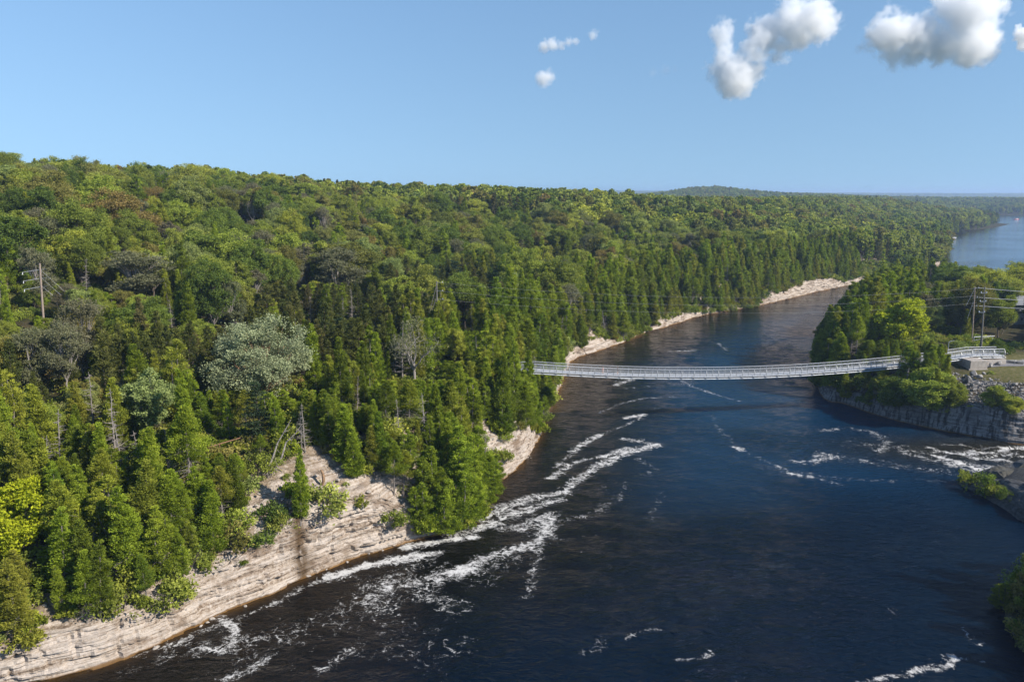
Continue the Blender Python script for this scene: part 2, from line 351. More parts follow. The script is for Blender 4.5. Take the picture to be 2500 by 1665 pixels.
def mat_water():
    n = N('river_water'); co = n.coord(world=True)
    w1 = n.noise(n.coord((.26, .40, .3), True), 1.0, 4, .6, 1.2); w2 = n.noise(n.coord((.8, 1.3, 1), True), 1.0, 4, .6, .8); w3 = n.noise(n.coord((2.4, 4.2, 1), True), 1.0, 3, .6)
    rough_zone = n.attr('chop')
    h = n.math('ADD', n.math('ADD', n.math('MULTIPLY', w1, 1.1), n.math('MULTIPLY', w2, .75)), n.math('MULTIPLY', w3, .22))
    h = n.math('MULTIPLY', h, rough_zone)
    # foam: density attribute cut up by torn noise
    den = n.attr('foam')
    warp = n.n('VectorMath', operation='ADD'); n.l(co, warp.inputs[0])
    wv = n.n('TexNoise'); wv.inputs['Scale'].default_value = .35; wv.inputs['Detail'].default_value = 3; n.l(co, wv.inputs['Vector'])
    ws = n.n('VectorMath', operation='SCALE'); n.l(wv.outputs[1], ws.inputs[0]); ws.inputs['Scale'].default_value = 4.5; n.l(ws.outputs[0], warp.inputs[1])
    f1 = n.noise(warp.outputs[0], .75, 8, .68, .4); f2 = n.noise(co, 4.2, 6, .75, .8)
    vo = n.n('TexVoronoi', feature='DISTANCE_TO_EDGE'); n.l(warp.outputs[0], vo.inputs['Vector']); vo.inputs['Scale'].default_value = .85
    lace = n.maprange(vo.outputs['Distance'], .0, .30, .68, .30)
    f = n.math('ADD', n.math('MULTIPLY', f1, .46), n.math('ADD', n.math('MULTIPLY', f2, .38), n.math('MULTIPLY', lace, .16)))
    th = n.maprange(den, 0, 1, .655, .375, smooth=False)
    foam = n.math('MULTIPLY', n.maprange(n.math('SUBTRACT', f, th), -.03, .11), n.maprange(den, .02, .10))
    veil = n.math('MULTIPLY', n.attr('veil'), n.maprange(n.noise(warp.outputs[0], .5, 6, .65), .45, .8, 0, .22))
    base = n.mix(n.attr('shallow'), n.mix(n.attr('aerated'), n.mix(n.attr('deep'), (.004, .0036, .0025), (.0003, .0050, .0140)), (.0010, .0270, .068)), (.12, .065, .02))  # the bank's brown and the sky's blue reflections are painted into the base colour
    base = n.mix(n.attr('turbid'), base, (.022, .019, .008))
    base = n.mix(veil, base, (.2, .215, .23))
    nb = n.bump(h, .55)
    p = n.bsdf(base, .07, 0, nb); n.set(p.inputs['IOR'], n.maprange(n.attr('far'), 0, 1, 1.20, 1.36, smooth=False))
    fb = n.bsdf(n.ramp(f, [(.3, (.36, .34, .32)), (.62, (.60, .59, .57))]), .8, 0, n.bump(f, .06), .2)
    m = n.n('MixShader'); n.l(foam, m.inputs[0]); n.l(p.outputs[0], m.inputs[1]); n.l(fb.outputs[0], m.inputs[2])
    return n.done(m.outputs[0])
M_TERRAIN = mat_terrain()
M_LIME = mat_rock('limestone', [(.05, .035, .023), (.19, .138, .097), (.36, .295, .235), (.47, .41, .355), (.31, .245, .19)], [(.11, .08, .05), (.235, .18, .12), (.34, .275, .20)])
M_WALL = mat_rock('grey_rock', [(.04, .038, .037), (.14, .133, .128), (.22, .208, .2), (.31, .29, .275), (.19, .18, .17)], [(.05, .042, .028), (.11, .09, .06), (.16, .14, .11)], .85)
M_DARKROCK = mat_rock('wet_grey_rock', [(.02, .021, .023), (.06, .06, .062), (.09, .09, .09), (.13, .128, .124), (.08, .078, .075)], [(.05, .05, .04), (.09, .085, .07), (.13, .12, .1)], .4)  # darker grey than the rock wall, with weaker streaks
M_EARTH = mat_rock('earth_bank', [(.03, .026, .018), (.07, .06, .04), (.09, .08, .055), (.12, .1, .07), (.08, .07, .05)], [(.03, .035, .012), (.05, .055, .02), (.08, .075, .035)])
M_WATER = mat_water()

# ---------------------------------------------------------------- terrain
def axis(lo, hi, step, far_lo, far_hi, g=1.12):
    a = list(np.arange(lo, hi + .01, step)); s = step
    while a[-1] < far_hi: s *= g; a.append(a[-1] + s)
    s = step; b = []; x = lo
    while x > far_lo: s *= g; x -= s; b.append(x)
    return np.array(b[::-1] + a)
def grid_mesh(xs, ys, zf, keep=None):
    X, Y = np.meshgrid(xs, ys); nx = len(xs); ny = len(ys)
    Z = zf(X, Y); V = np.c_[X.ravel(), Y.ravel(), Z.ravel()]
    i = np.arange((nx - 1) * (ny - 1)); r = i // (nx - 1); c = i % (nx - 1); b = r * nx + c
    Q = np.c_[b, b + 1, b + nx + 1, b + nx]
    if keep is not None:
        k = keep(X, Y).ravel(); m = k[Q].any(axis=1); Q = Q[m]
        used = np.zeros(len(V), bool); used[Q.ravel()] = True; idx = np.cumsum(used) - 1; V = V[used]; Q = idx[Q]
    return V, Q
def terr_z(X, Y):
    z, d, land, d0, w = ground(X.ravel(), Y.ravel())
    far = np.hypot(X.ravel(), Y.ravel()) > 520
    cut = np.where(far, 0.2, 3.2)
    zz = np.where(d < cut, -4.0, z - 1.4 * (1 - sstep(0, 3, d - w - .5)) * (~far))
    zz = np.where((land >= 2) & (d < 2.2), -4, zz)
    return zz.reshape(X.shape)
xs = axis(-210, 190, 2.5, -15000, 15000); ys = axis(34, 470, 2.5, -300, 15000)
V, Q = grid_mesh(xs, ys, terr_z)
zg = (V[:, 0] > 96) & (V[:, 1] > 150) & (V[:, 1] < 235)
grass = np.where(zg, sstep(205, 190, V[:, 1]) * sstep(5, 11, V[:, 2]), 0) * sstep(-.9, -.7, -vnoise(V[:, 0] / 6, V[:, 1] / 6, 4))
terrain = MB().add(V, Q, grass=grass, rocky=(ground(V[:, 0], V[:, 1])[2] == 2) * 1.0).build('terrain', M_TERRAIN, smooth=True); tag(terrain, kind='structure')

# ---------------------------------------------------------------- cliffs and banks, one closed skin per shore
def resample(rows, s0, s1, ds):
    seg = np.linalg.norm(np.diff(rows[:, :2], axis=0), axis=1); s = np.r_[0, np.cumsum(seg)]
    k = np.r_[True, seg > 1e-6]; rows = rows[k]; s = s[k]
    q = np.arange(s0 if s0 is not None else 0, min(s1, s[-1]) if s1 else s[-1], ds)
    return q, np.c_[[np.interp(q, s, rows[:, j]) for j in range(6)]].T
def arc_of(rows, x, y):
    seg = np.linalg.norm(np.diff(rows[:, :2], axis=0), axis=1); s = np.r_[0, np.cumsum(seg)]
    return s[np.argmin((rows[:, 0] - x) ** 2 + (rows[:, 1] - y) ** 2)]
def cliff(name, rows, side, mat, s0, s1, ds, kv=44, ks=30, amp=.5, under=1.0, seed=0, stain_at=None, wet=True, soilbase=0.0):
    s, R = resample(rows, s0, s1, ds)
    k = max(3, int(4.0 / ds)); ker = np.ones(2 * k + 1) / (2 * k + 1)
    T = np.gradient(R[:, :2], axis=0)
    T = np.c_[[np.convolve(np.pad(T[:, j], k, 'edge'), ker, 'valid') for j in (0, 1)]].T
    T /= np.linalg.norm(T, axis=1)[:, None]
    Nn = np.c_[-T[:, 1], T[:, 0]] * side
    hc, w, hb = R[:, 2], R[:, 3], R[:, 4]
    zs, ds_, soil, stain, wetm = [], [], [], [], []
    st = np.zeros_like(s)
    if stain_at is not None: st = np.exp(-.5 * ((s - stain_at) / .8) ** 2)
    for i in range(kv):
        f = i / (kv - 1); z = -1 + (hc + 1) * f
        zb = z + (fbm(s / 22., 0 * s, seed + 2, 3) - .5) * .5
        b1 = np.floor(zb / .62); b2 = np.floor(zb / .23 + .3)
        o = (hash2(b1, np.floor(s / 4.3 + b1 * 3.3), seed) - .5) * 1.0 + (hash2(b2, np.floor(s / 1.7 + b2 * 1.7), seed + 1) - .5) * .5 + (vnoise(s / .9, zb * 3., seed + 8) - .5) * .12
        joint = np.clip(1 - np.abs(vnoise(s / 1.8, z * .15, seed + 5) - .5) / .05, 0, 1) * .8
        und = (fbm(s / 7., z / 5., seed + 6, 3) - .5) * 1.6 * under
        d = 1.4 * np.clip(f, 0, 1) ** 1.2 - o * amp + (und + joint * amp) * np.clip(f * 2.5, .25, 1)
        if i == 0: d = d - .5
        zs.append(z); ds_.append(d); soil.append(soilbase + np.where(f > .93, .35, 0) + 0 * s)
        stain.append(st * sstep(.0, .1, f) * .95); wetm.append((sstep(.32, .05, z) if wet else 0) + 0 * s)
    for i in range(1, ks + 1):
        t = i / ks; d = 1.4 + (w + 3.0 - 1.4) * t ** 1.1; tt = np.clip((d - 1.4) / (w - 1.4), 0, 1)
        x = R[:, 0] + Nn[:, 0] * d; y = R[:, 1] + Nn[:, 1] * d
        step = 1.3 + .4 * vnoise(s / 9., d / 9., seed + 11)
        zt = hc + (hb - hc) * tt; q = np.floor(zt / step) + sstep(.55, 1.0, zt / step - np.floor(zt / step))
        z = zt * .45 + q * step * .55 + (fbm(s / 2.3, d / 2.3, seed + 12, 4) - .5) * 1.3 * np.clip(tt * 4, 0, 1) * np.clip((1.15 - t) * 3, 0, 1) - .35 * np.clip(tt * 4, 0, 1)
        zg = ground(x, y)[0]; z = np.where(d > w - .5, np.minimum(z, zg + .1) - .9 * sstep(.86, 1, t), z)
        und = (fbm(s / 7., hc / 5., seed + 6, 3) - .5) * 1.6 * under * np.clip(1 - t * 4, 0, 1)
        zs.append(z); ds_.append(d + und); soil.append(soilbase + np.clip(.24 + .5 * t + (fbm(s / 6., d / 3., seed + 20, 3) - .5) * 1.0, 0, 1) + 0 * s)
        stain.append(st * (1 - sstep(.2, .5, t)) * .8); wetm.append(0 * s)
    Z = np.array(zs); Dm = np.array(ds_)
    X = R[:, 0][None] + Nn[:, 0][None] * Dm; Y = R[:, 1][None] + Nn[:, 1][None] * Dm
    nr, nc = Z.shape; i = np.arange((nr - 1) * (nc - 1)); r = i // (nc - 1); c = i % (nc - 1); b = r * nc + c
    Qd = np.c_[b, b + 1, b + nc + 1, b + nc]
    if side < 0: Qd = Qd[:, ::-1]
    o = MB().add(np.c_[X.ravel(), Y.ravel(), Z.ravel()], Qd, soil=np.array(soil).ravel(), stain=np.array(stain).ravel(), wet=np.array(wetm).ravel()).build(name, mat)
    tag(o, kind='structure'); return o
sA = arc_of(LEFT, *P(735, 1418))
s_split = arc_of(LEFT, 40, 235)
tag(cliff('cliff', LEFT, 1, M_LIME, 95, s_split, .34, 64, 44, .62, .55, 1, stain_at=sA), 'pale layered limestone cliff and scarred slope along the near left bank', 'cliff')
tag(cliff('cliff', LEFT, 1, M_LIME, s_split - .3, arc_of(LEFT, 330, 610), 1.2, 26, 20, .7, .9, 3), 'low broken limestone cliff along the far bank beyond the footbridge', 'cliff')
tag(cliff('cliff', RIGHT, -1, M_WALL, arc_of(RIGHT, 175, 142), arc_of(RIGHT, 140, 330), .5, 40, 26, .28, .35, 5), 'grey streaked rock wall beside the white rapids', 'cliff')
tag(cliff('cliff', SPIT, -1, M_DARKROCK, arc_of(SPIT, 150, 100), arc_of(SPIT, 150, 133), .5, 16, 12, .35, .5, 7, wet=False), 'dark low rock ledge jutting into the pool below the rapids', 'rock ledge')
tag(cliff('cliff', NEAR, -1, M_EARTH, 0, arc_of(NEAR, 150, 91), .6, 10, 14, .3, .5, 9, wet=False, soilbase=.5), 'dark overgrown earth bank at the lower right corner', 'bank')

# ---------------------------------------------------------------- river
STROKES = [  # points in the 2354-wide view, half width m, density
    ([(60, 1568), (200, 1535), (350, 1497), (500, 1437), (640, 1382), (700, 1347), (790, 1312), (900, 1284), (1010, 1268)], .7, .56),
    ([(470, 1490), (520, 1495), (545, 1440), (500, 1420)], 1.0, .62), ([(520, 1560), (560, 1545), (600, 1525)], .9, .6), ([(740, 1540), (790, 1500), (815, 1490)], 1.1, .45),
    ([(760, 1325), (850, 1300), (940, 1280), (1010, 1272)], 1.3, .8), ([(930, 1258), (1000, 1244), (1090, 1233)], 1.0, .9),
    ([(1040, 1228), (1110, 1212), (1180, 1183), (1240, 1160), (1290, 1150)], 1.6, .72), ([(1100, 1195), (1170, 1165), (1230, 1142), (1300, 1132)], 1.2, .7),
    ([(1110, 1170), (1170, 1155), (1230, 1135)], .9, .55), ([(1275, 1180), (1255, 1230), (1190, 1265), (1110, 1285), (1060, 1310)], 1.6, .66),
    ([(1150, 1215), (1220, 1205), (1260, 1180)], 1.6, .6), ([(1060, 1310), (1010, 1330), (980, 1370), (1040, 1400)], 2.2, .42), ([(880, 1400), (850, 1380), (900, 1340), (990, 1330)], 2.6, .36),
    ([(800, 1440), (900, 1430), (1000, 1470)], 3.5, .22), ([(600, 1470), (700, 1430), (820, 1370), (960, 1300)], 2.2, .27), ([(300, 1540), (450, 1490), (560, 1460)], 2.0, .3),
    ([(520, 1540), (640, 1480), (760, 1430), (880, 1370)], 4.0, .24), ([(1000, 1300), (1120, 1330), (1180, 1290), (1260, 1230)], 3.0, .3), ([(900, 1500), (1000, 1520), (1060, 1480)], 3.0, .26), ([(1240, 1250), (1235, 1290), (1225, 1330), (1210, 1370)], 1.0, .38),
    ([(1265, 1100), (1320, 1062), (1400, 1046), (1445, 1030)], 1.1, .72), ([(1305, 1122), (1345, 1090), (1380, 1065), (1440, 1042), (1510, 1022)], 1.5, .74), ([(1435, 1008), (1470, 1014), (1515, 1026)], 1.4, .66),
    ([(1275, 1075), (1330, 1030), (1380, 1000)], .8, .5), ([(1310, 1038), (1360, 1005), (1420, 985), (1470, 962), (1485, 953)], .9, .55), ([(1440, 962), (1478, 952)], .9, .8),
    ([(1380, 948), (1420, 930), (1480, 915), (1570, 912)], .9, .52), ([(1420, 965), (1520, 935)], .9, .34), ([(1415, 884), (1450, 872), (1420, 868)], 1.6, .7), ([(1440, 893), (1500, 890), (1600, 880)], 1.4, .3),
    ([(1560, 872), (1590, 888), (1640, 905), (1700, 922)], .8, .55), ([(1640, 955), (1650, 985), (1690, 1022), (1760, 1060), (1840, 1095)], .7, .40), ([(1680, 1025), (1705, 1035)], .7, .75),
    ([(1820, 1060), (1870, 1065), (1900, 1050)], 1.5, .48), ([(1800, 1085), (1880, 1100), (1930, 1115)], 1.2, .36), ([(1390, 1120), (1420, 1150), (1440, 1110)], 1.0, .32), ([(1300, 1195), (1360, 1185), (1390, 1160)], 1.3, .38),
    ([(1470, 1055), (1510, 1080), (1480, 1090)], 1.1, .36), ([(1490, 1205), (1510, 1165), (1520, 1130)], 1.0, .3), ([(1380, 800), (1440, 800)], 1.2, .3), ([(1540, 808), (1600, 806)], 1.0, .5), ([(1650, 790), (1670, 805)], 1.2, .4),
    ([(2150, 1036), (2250, 1048), (2354, 1046), (2450, 1044)], 2.2, .4), ([(2200, 1066), (2290, 1074), (2370, 1076)], 2.2, .44), ([(2130, 1028), (2200, 1042), (2280, 1040), (2360, 1028), (2440, 1020)], 1.1, .66), ([(2150, 1045), (2220, 1068), (2290, 1092), (2340, 1090)], 1.2, .72), ([(2230, 1052), (2300, 1060), (2370, 1066), (2450, 1062)], 1.3, .72),
    ([(2250, 1080), (2320, 1078), (2380, 1084), (2450, 1085)], 1.2, .66), ([(2180, 1020), (2260, 1030), (2354, 1030)], 1.2, .5), ([(2080, 1040), (2160, 1060), (2240, 1085)], 2.0, .42), ([(1900, 1045), (1990, 1060), (2080, 1075), (2180, 1085)], 2.4, .36),
    ([(1890, 990), (1960, 985), (2010, 995), (2040, 1015), (2020, 1040)], 1.4, .40), ([(1950, 1020), (2050, 1030), (2130, 1040)], 3.0, .30), ([(1830, 1085), (1930, 1100), (2050, 1105), (2190, 1105)], 1.0, .32),
    ([(1345, 1500), (1370, 1495), (1385, 1480), (1380, 1465)], .8, .42), ([(1420, 1485), (1450, 1460), (1480, 1450), (1520, 1445)], .45, .55), ([(1555, 1513), (1600, 1517), (1632, 1500)], .5, .66),
    ([(1960, 1575), (2040, 1555), (2090, 1550), (2120, 1535), (2180, 1530), (2195, 1512), (2170, 1508)], .5, .74), ([(2195, 1510), (2255, 1522)], .3, .5), ([(2215, 1440), (2235, 1470), (2255, 1480)], .5, .5), ([(2040, 1400), (2080, 1420)], .8, .25),
]
VEILS = [([(1760, 1320), (1780, 1290), (1800, 1270)], 4, .5), ([(1500, 1400), (1600, 1370), (1700, 1350), (1790, 1300)], 5, .35), ([(1900, 1290), (2050, 1260), (2200, 1230)], 7, .22), ([(1960, 1180), (2100, 1160)], 6, .18),
         ([(1350, 1480), (1500, 1440), (1650, 1400)], 4, .3), ([(1500, 1160), (1480, 1230), (1530, 1280)], 4, .3), ([(1250, 1300), (1280, 1330)], 4, .3), ([(1480, 1000), (1600, 980), (1700, 940)], 6, .2), ([(900, 1380), (1000, 1440), (1100, 1400)], 6, .2)]
def stroke_field(V, strokes, soft=1.0):
    f = np.zeros(len(V))
    for pts, hw, den in strokes:
        p = np.array([D(*q) for q in pts]); lo = p.min(0) - 5 * hw; hi = p.max(0) + 5 * hw
        m = (V[:, 0] > lo[0]) & (V[:, 0] < hi[0]) & (V[:, 1] > lo[1]) & (V[:, 1] < hi[1])
        if not m.any(): continue
        q = V[m]; best = np.full(len(q), 1e9)
        for a, b in zip(p[:-1], p[1:]):
            e = b - a; t = np.clip(((q[:, :2] - a) @ e) / (e @ e + 1e-9), 0, 1); best = np.minimum(best, np.linalg.norm(q[:, :2] - a - t[:, None] * e, axis=1))
        wob = hw * (.55 + .9 * vnoise(q[:, 0] / 2.5, q[:, 1] / 2.5, 31))
        g = den * np.exp(-.5 * (best / (wob * soft)) ** 2)
        f[m] = np.maximum(f[m], g) + .25 * np.minimum(f[m], g)
    return np.clip(f, 0, 1)
def water_z(X, Y):
    a = (fbm(X / 5., Y / 3.2, 40, 3) - .5) * .16
    rap = np.exp(-.5 * (((X - 98) / 22) ** 2 + ((Y - 150) / 8) ** 2))
    a = a + rap * (fbm(X / 2.6, Y / 1.9, 44, 3) - .5) * 1.5
    return a * sstep(700, 350, Y)
wx = axis(-72, 118, .6, -1200, 9000, 1.10); wy = axis(66, 262, .6, 20, 6000, 1.05)
def water_keep(X, Y):
    z, d, l, _, _ = ground(X.ravel(), Y.ravel()); return (d < np.where(Y.ravel() > 500, 40, 6)).reshape(X.shape)
V, Q = grid_mesh(wx, wy, water_z, water_keep)
dsh, _ = nearest(V[:, 0], V[:, 1], LEFT)
foam = stroke_field(V, [(a_, b_ * .82, c_ * (.93 if c_ > .5 else 1.14)) for a_, b_, c_ in STROKES]); veil = stroke_field(V, [(a_, b_ * .45, c_) for a_, b_, c_ in VEILS])
shallow = np.exp(-np.clip(dsh, 0, None) / .7) * .6 * (.4 + .6 * vnoise(V[:, 0] / 5, V[:, 1] / 5, 12)) + .35 * np.exp(-np.clip(dsh, 0, None) / 5.) * sstep(165, 185, V[:, 1]) * sstep(330, 220, V[:, 1])
turbid = np.exp(-.5 * (((V[:, 0] - 95) / 22) ** 2 + ((V[:, 1] - 151) / 7.5) ** 2))
ly = np.clip(V[:, 1], 0, 1e9)
chop = .55 + .85 * sstep(.35, .7, fbm(V[:, 0] / 26, V[:, 1] / 26, 50, 3)) * sstep(4, 22, dsh) + .9 * turbid
chop = chop * (1 - .8 * sstep(330, 600, ly))
river = MB().add(V, Q, foam=foam, veil=veil, shallow=np.clip(shallow, 0, 1), turbid=turbid, chop=chop, far=sstep(300, 600, V[:, 1]), deep=sstep(8, 40, dsh), aerated=sstep(108, 150, V[:, 1]) * sstep(12, 34, dsh) * (.45 + .55 * fbm(V[:, 0] / 16, V[:, 1] / 16, 71, 3))).build('river', M_WATER, smooth=True)  # deep: painted reflection, bank brown to sky blue; mid-river gets extra painted sky sheen
tag(river, kind='structure')
# ---------------------------------------------------------------- trees
CED = [(0, (0.124, 0.156, 0.021)), (.2, (0.196, 0.246, 0.026)), (.4, (0.219, 0.287, 0.028)), (.6, (0.257, 0.300, 0.033)), (.8, (0.263, 0.262, 0.041)), (1, (0.148, 0.214, 0.025))]
BRD = [(0, (0.116, 0.164, 0.035)), (.14, (0.181, 0.239, 0.045)), (.28, (0.258, 0.282, 0.052)), (.42, (0.326, 0.383, 0.064)), (.55, (0.263, 0.231, 0.064)), (.68, (0.290, 0.342, 0.113)), (.8, (0.427, 0.437, 0.068)), (.92, (0.152, 0.190, 0.037)), (1, (0.290, 0.215, 0.076))]
DRK = [(0, (0.080, 0.096, 0.028)), (.35, (0.121, 0.135, 0.033)), (.65, (0.132, 0.137, 0.039)), (1, (0.147, 0.130, 0.050))]
PIN = [(0, (.046, .072, .036)), (.5, (.078, .112, .048)), (1, (.105, .132, .046))]
CED_N = [(.1, 'dark olive'), (.3, 'olive green'), (.5, 'mid green'), (.7, 'yellowish'), (.9, 'golden-brown'), (1.01, 'deep green')]
BRD_N = [(.07, 'dark green'), (.21, 'mid green'), (.35, 'olive green'), (.48, 'fresh green'), (.61, 'brownish'), (.74, 'grey-green'), (.86, 'yellow-green'), (.96, 'deep green'), (1.01, 'russet')]
DRK_N = [(.2, 'blackish green'), (.5, 'sombre green'), (.8, 'dull olive'), (1.01, 'dull brown')]
PIN_N = [(.3, 'blue-green'), (.7, 'dark green'), (1.01, 'moss green')]
def tone_name(tab, r):
    for k, nme in tab:
        if r <= k: return nme
M_CED = foliage('cedar_foliage', CED, .38, .32, 1.75); M_BRD = foliage('broadleaf_foliage', BRD, .4, .38, 1.6); M_DRK = foliage('dark_conifer_foliage', DRK, .32, .4, 1.6); M_PIN = foliage('pine_foliage', PIN, .2, .5, 1.35)
M_LIME_L = foliage('lime_foliage', [(0, (.37, .42, .025)), (1, (.42, .44, .028))], .4, .5, 1.5)
M_SILVER = foliage('silver_foliage', [(0, (.24, .27, .145)), (1, (.27, .295, .17))], .25, .28, 2.0)
M_GREY_L = foliage('grey_foliage', [(0, (.17, .185, .085)), (.5, (.21, .21, .115)), (1, (.19, .165, .10))], .35, .45, 1.5)
M_PALE_L = foliage('pale_foliage', [(0, (.25, .31, .10)), (1, (.28, .33, .12))], .3, .5, 1.4)
M_ORANGE_L = foliage('orange_foliage', [(0, (.42, .17, .05)), (1, (.45, .2, .07))], .25, .5, 1.3)
M_CEDBARK = simple('cedar_bark', (.19, .165, .145), .9, 0, .3, 5); M_BARK = simple('bark', (.10, .08, .062), .9, 0, .4, 5); M_PALEBARK = simple('pale_bark', (.27, .24, .21), .85, 0, .3, 6); M_DEAD = simple('dead_wood', (.24, .21, .185), .85, 0, .35, 7); M_TANBARK = simple('tan_bark', (.24, .145, .08), .85, 0, .35, 4)
M_RUSTWOOD = simple('rusty_wood', (.22, .115, .065), .8, 0, .2, 5)

def leaves(mb, c, dr, L, W, tone, rng):
    n = len(c); L = L * rng.uniform(.65, 1.3, n)[:, None]; W = W * rng.uniform(.7, 1.25, n)[:, None]
    dr = dr / (np.linalg.norm(dr, axis=1)[:, None] + 1e-9); r = rng.normal(size=(n, 3)); b = np.cross(dr, r); b /= np.linalg.norm(b, axis=1)[:, None] + 1e-9
    nn = np.cross(dr, b) * W * .22
    v = np.stack([c - dr * L * .5, c + b * W * .5 + nn, c + dr * L * .5, c - b * W * .5 + nn], 1).reshape(-1, 3)
    t = np.repeat(np.clip(tone, 0, 1), 4); t[2::4] = np.clip(t[2::4] + .12, 0, 1)
    mb.add(v, np.arange(4 * n).reshape(-1, 4), tone=t)
def limb(mb, p, d, ln, r, rng, depth, spread=.7, tips=None, sides=5, up=.15):
    pts = [np.array(p, float)]; d = np.array(d, float); d /= np.linalg.norm(d); n = 4
    for i in range(n):
        d = d + rng.normal(0, .16, 3) + np.array((0, 0, up * .4)); d /= np.linalg.norm(d); pts.append(pts[-1] + d * ln / n)
    mb.tube(pts, np.linspace(r, r * .5, n + 1), sides, cap=False)
    if tips is not None: tips.append((pts[-1], d))
    if depth > 0:
        for k in range(rng.integers(2, 4)):
            i = rng.integers(2, n + 1); dd = d + rng.normal(0, spread, 3); limb(mb, pts[i], dd, ln * rng.uniform(.5, .75), r * .5, rng, depth - 1, spread, tips, max(3, sides - 1), up)
def cedar(seed, H=13., R=2.2, bare=.05, ncl=170, nl=42, L=.42, W=.2, multi=1, pw=.82):
    rng = np.random.default_rng(seed); tr = MB(); cr = MB()
    lean = rng.normal(0, .25, 2)
    tops = [(0, 0, 1.0)] + [(rng.uniform(-.55, .55) * R, rng.uniform(-.55, .55) * R, rng.uniform(.72, .93)) for _ in range(multi - 1)]
    for ox, oy, hs in tops:
        zz = np.linspace(-1.2, H * .95 * hs, 7); f = np.clip(zz / H, 0, 1)
        tr.tube(np.c_[lean[0] * f + ox * np.clip(f * 2, 0, 1), lean[1] * f + oy * np.clip(f * 2, 0, 1), zz], np.linspace(.2, .035, 7), 6)
    for i in range(int(14 + 110 * bare)):     # dead twigs under the crown
        z = rng.uniform(.06, bare + .15) * H; a = rng.uniform(0, 6.28); l = R * rng.uniform(.4, .95)
        e = np.array((math.cos(a) * l, math.sin(a) * l, rng.uniform(-.5, .35)))
        tr.tube([(0, 0, z), np.array((0, 0, z)) + e * .55 + (0, 0, .1), np.array((0, 0, z)) + e], (.04, .028, .012), 3, cap=False)
    n = len(tops)
    for j, (ox, oy, hs) in enumerate(tops):
        for i in range(ncl // n + 6):
            u = rng.uniform() ** 1.2; t = bare + (1 - bare) * u
            rp = R * ((1 - u) ** pw * .95 + .05) * min(1, .6 + u * 5) * (1 if n == 1 else .8)
            a = rng.uniform(0, 6.283); lump = .6 + .75 * vnoise(np.array([a * 1.4]), np.array([t * 7.]), seed)[0]
            rad = rp * lump * math.sqrt(rng.uniform(.2, 1.05)); c = np.array((math.cos(a) * rad + ox * min(1, t * 2) + lean[0] * t, math.sin(a) * rad + oy * min(1, t * 2) + lean[1] * t, t * H * hs))
            cs = .30 + .42 * rp / R; m = int(nl * rng.uniform(.7, 1.3))
            off = rng.normal(0, .5, (m, 3)) * cs * np.array((1, 1, .75)); out = np.array((math.cos(a), math.sin(a), .75))
            tone = rng.normal(.46, .17) + rng.normal(0, .10, m) + .12 * (u - .4)
            leaves(cr, c + off, out + rng.normal(0, .55, (m, 3)), L, W, tone, rng)
    return dict(trunk=tr, crown=cr, H=H, W=2 * R)
def broad(seed, H=13., R=4.8, lobes=13, ncl=17, nl=46, L=.42, W=.34, open_=0.0, zc=.62, flat=.37, tdepth=1, trunk_r=.24, lob=(.24, .42)):
    rng = np.random.default_rng(seed); tr = MB(); cr = MB()
    zt = H * (zc - flat * .8); zz = np.linspace(-1.0, zt, 5)
    tr.tube(np.c_[rng.normal(0, .12, 5).cumsum(), rng.normal(0, .12, 5).cumsum(), zz], np.linspace(trunk_r, trunk_r * .72, 5), 7); base = np.array((0, 0, zt))
    for i in range(lobes):
        v = rng.normal(size=3); v /= np.linalg.norm(v); v[2] = v[2] * .95 + .10
        k = rng.uniform(.5, .8); lc = np.array((v[0] * R * k, v[1] * R * k, H * zc + v[2] * H * flat * k * 1.1)); lr = R * rng.uniform(*lob)
        d = lc - base; mid = base + d * .5 + rng.normal(0, .25, 3)
        tr.tube([base - (0, 0, .4), mid, lc], (trunk_r * .5, trunk_r * .32, trunk_r * .12), 5, cap=False)
        for q in range(3 if open_ else 1):
            e = rng.normal(size=3); e[2] = abs(e[2]); e /= np.linalg.norm(e); tr.tube([mid, (mid + lc) / 2 + e * lr * .3, lc + e * lr * .9], (trunk_r * .22, trunk_r * .15, .02), 4, cap=False)
        for j in range(int(ncl * (1 - .55 * open_))):
            e = rng.normal(size=3); e[2] = e[2] * .9 + .3; e /= np.linalg.norm(e); c = lc + e * lr * rng.uniform(.75, 1.12) * np.array((1, 1, .85)); m = int(nl * rng.uniform(.6, 1.35) * (1 - .3 * open_))
            off = rng.normal(0, .42, (m, 3)) * lr * .55 * np.array((1, 1, .7)); tone = rng.normal(.48, .11) + rng.normal(0, .16, m)
            leaves(cr, c + off, rng.normal(0, 1, (m, 3)) * np.array((1, 1, .55)) + e * .3, L, W, tone, rng)
    return dict(trunk=tr, crown=cr, H=H * (zc + flat), W=2 * R)
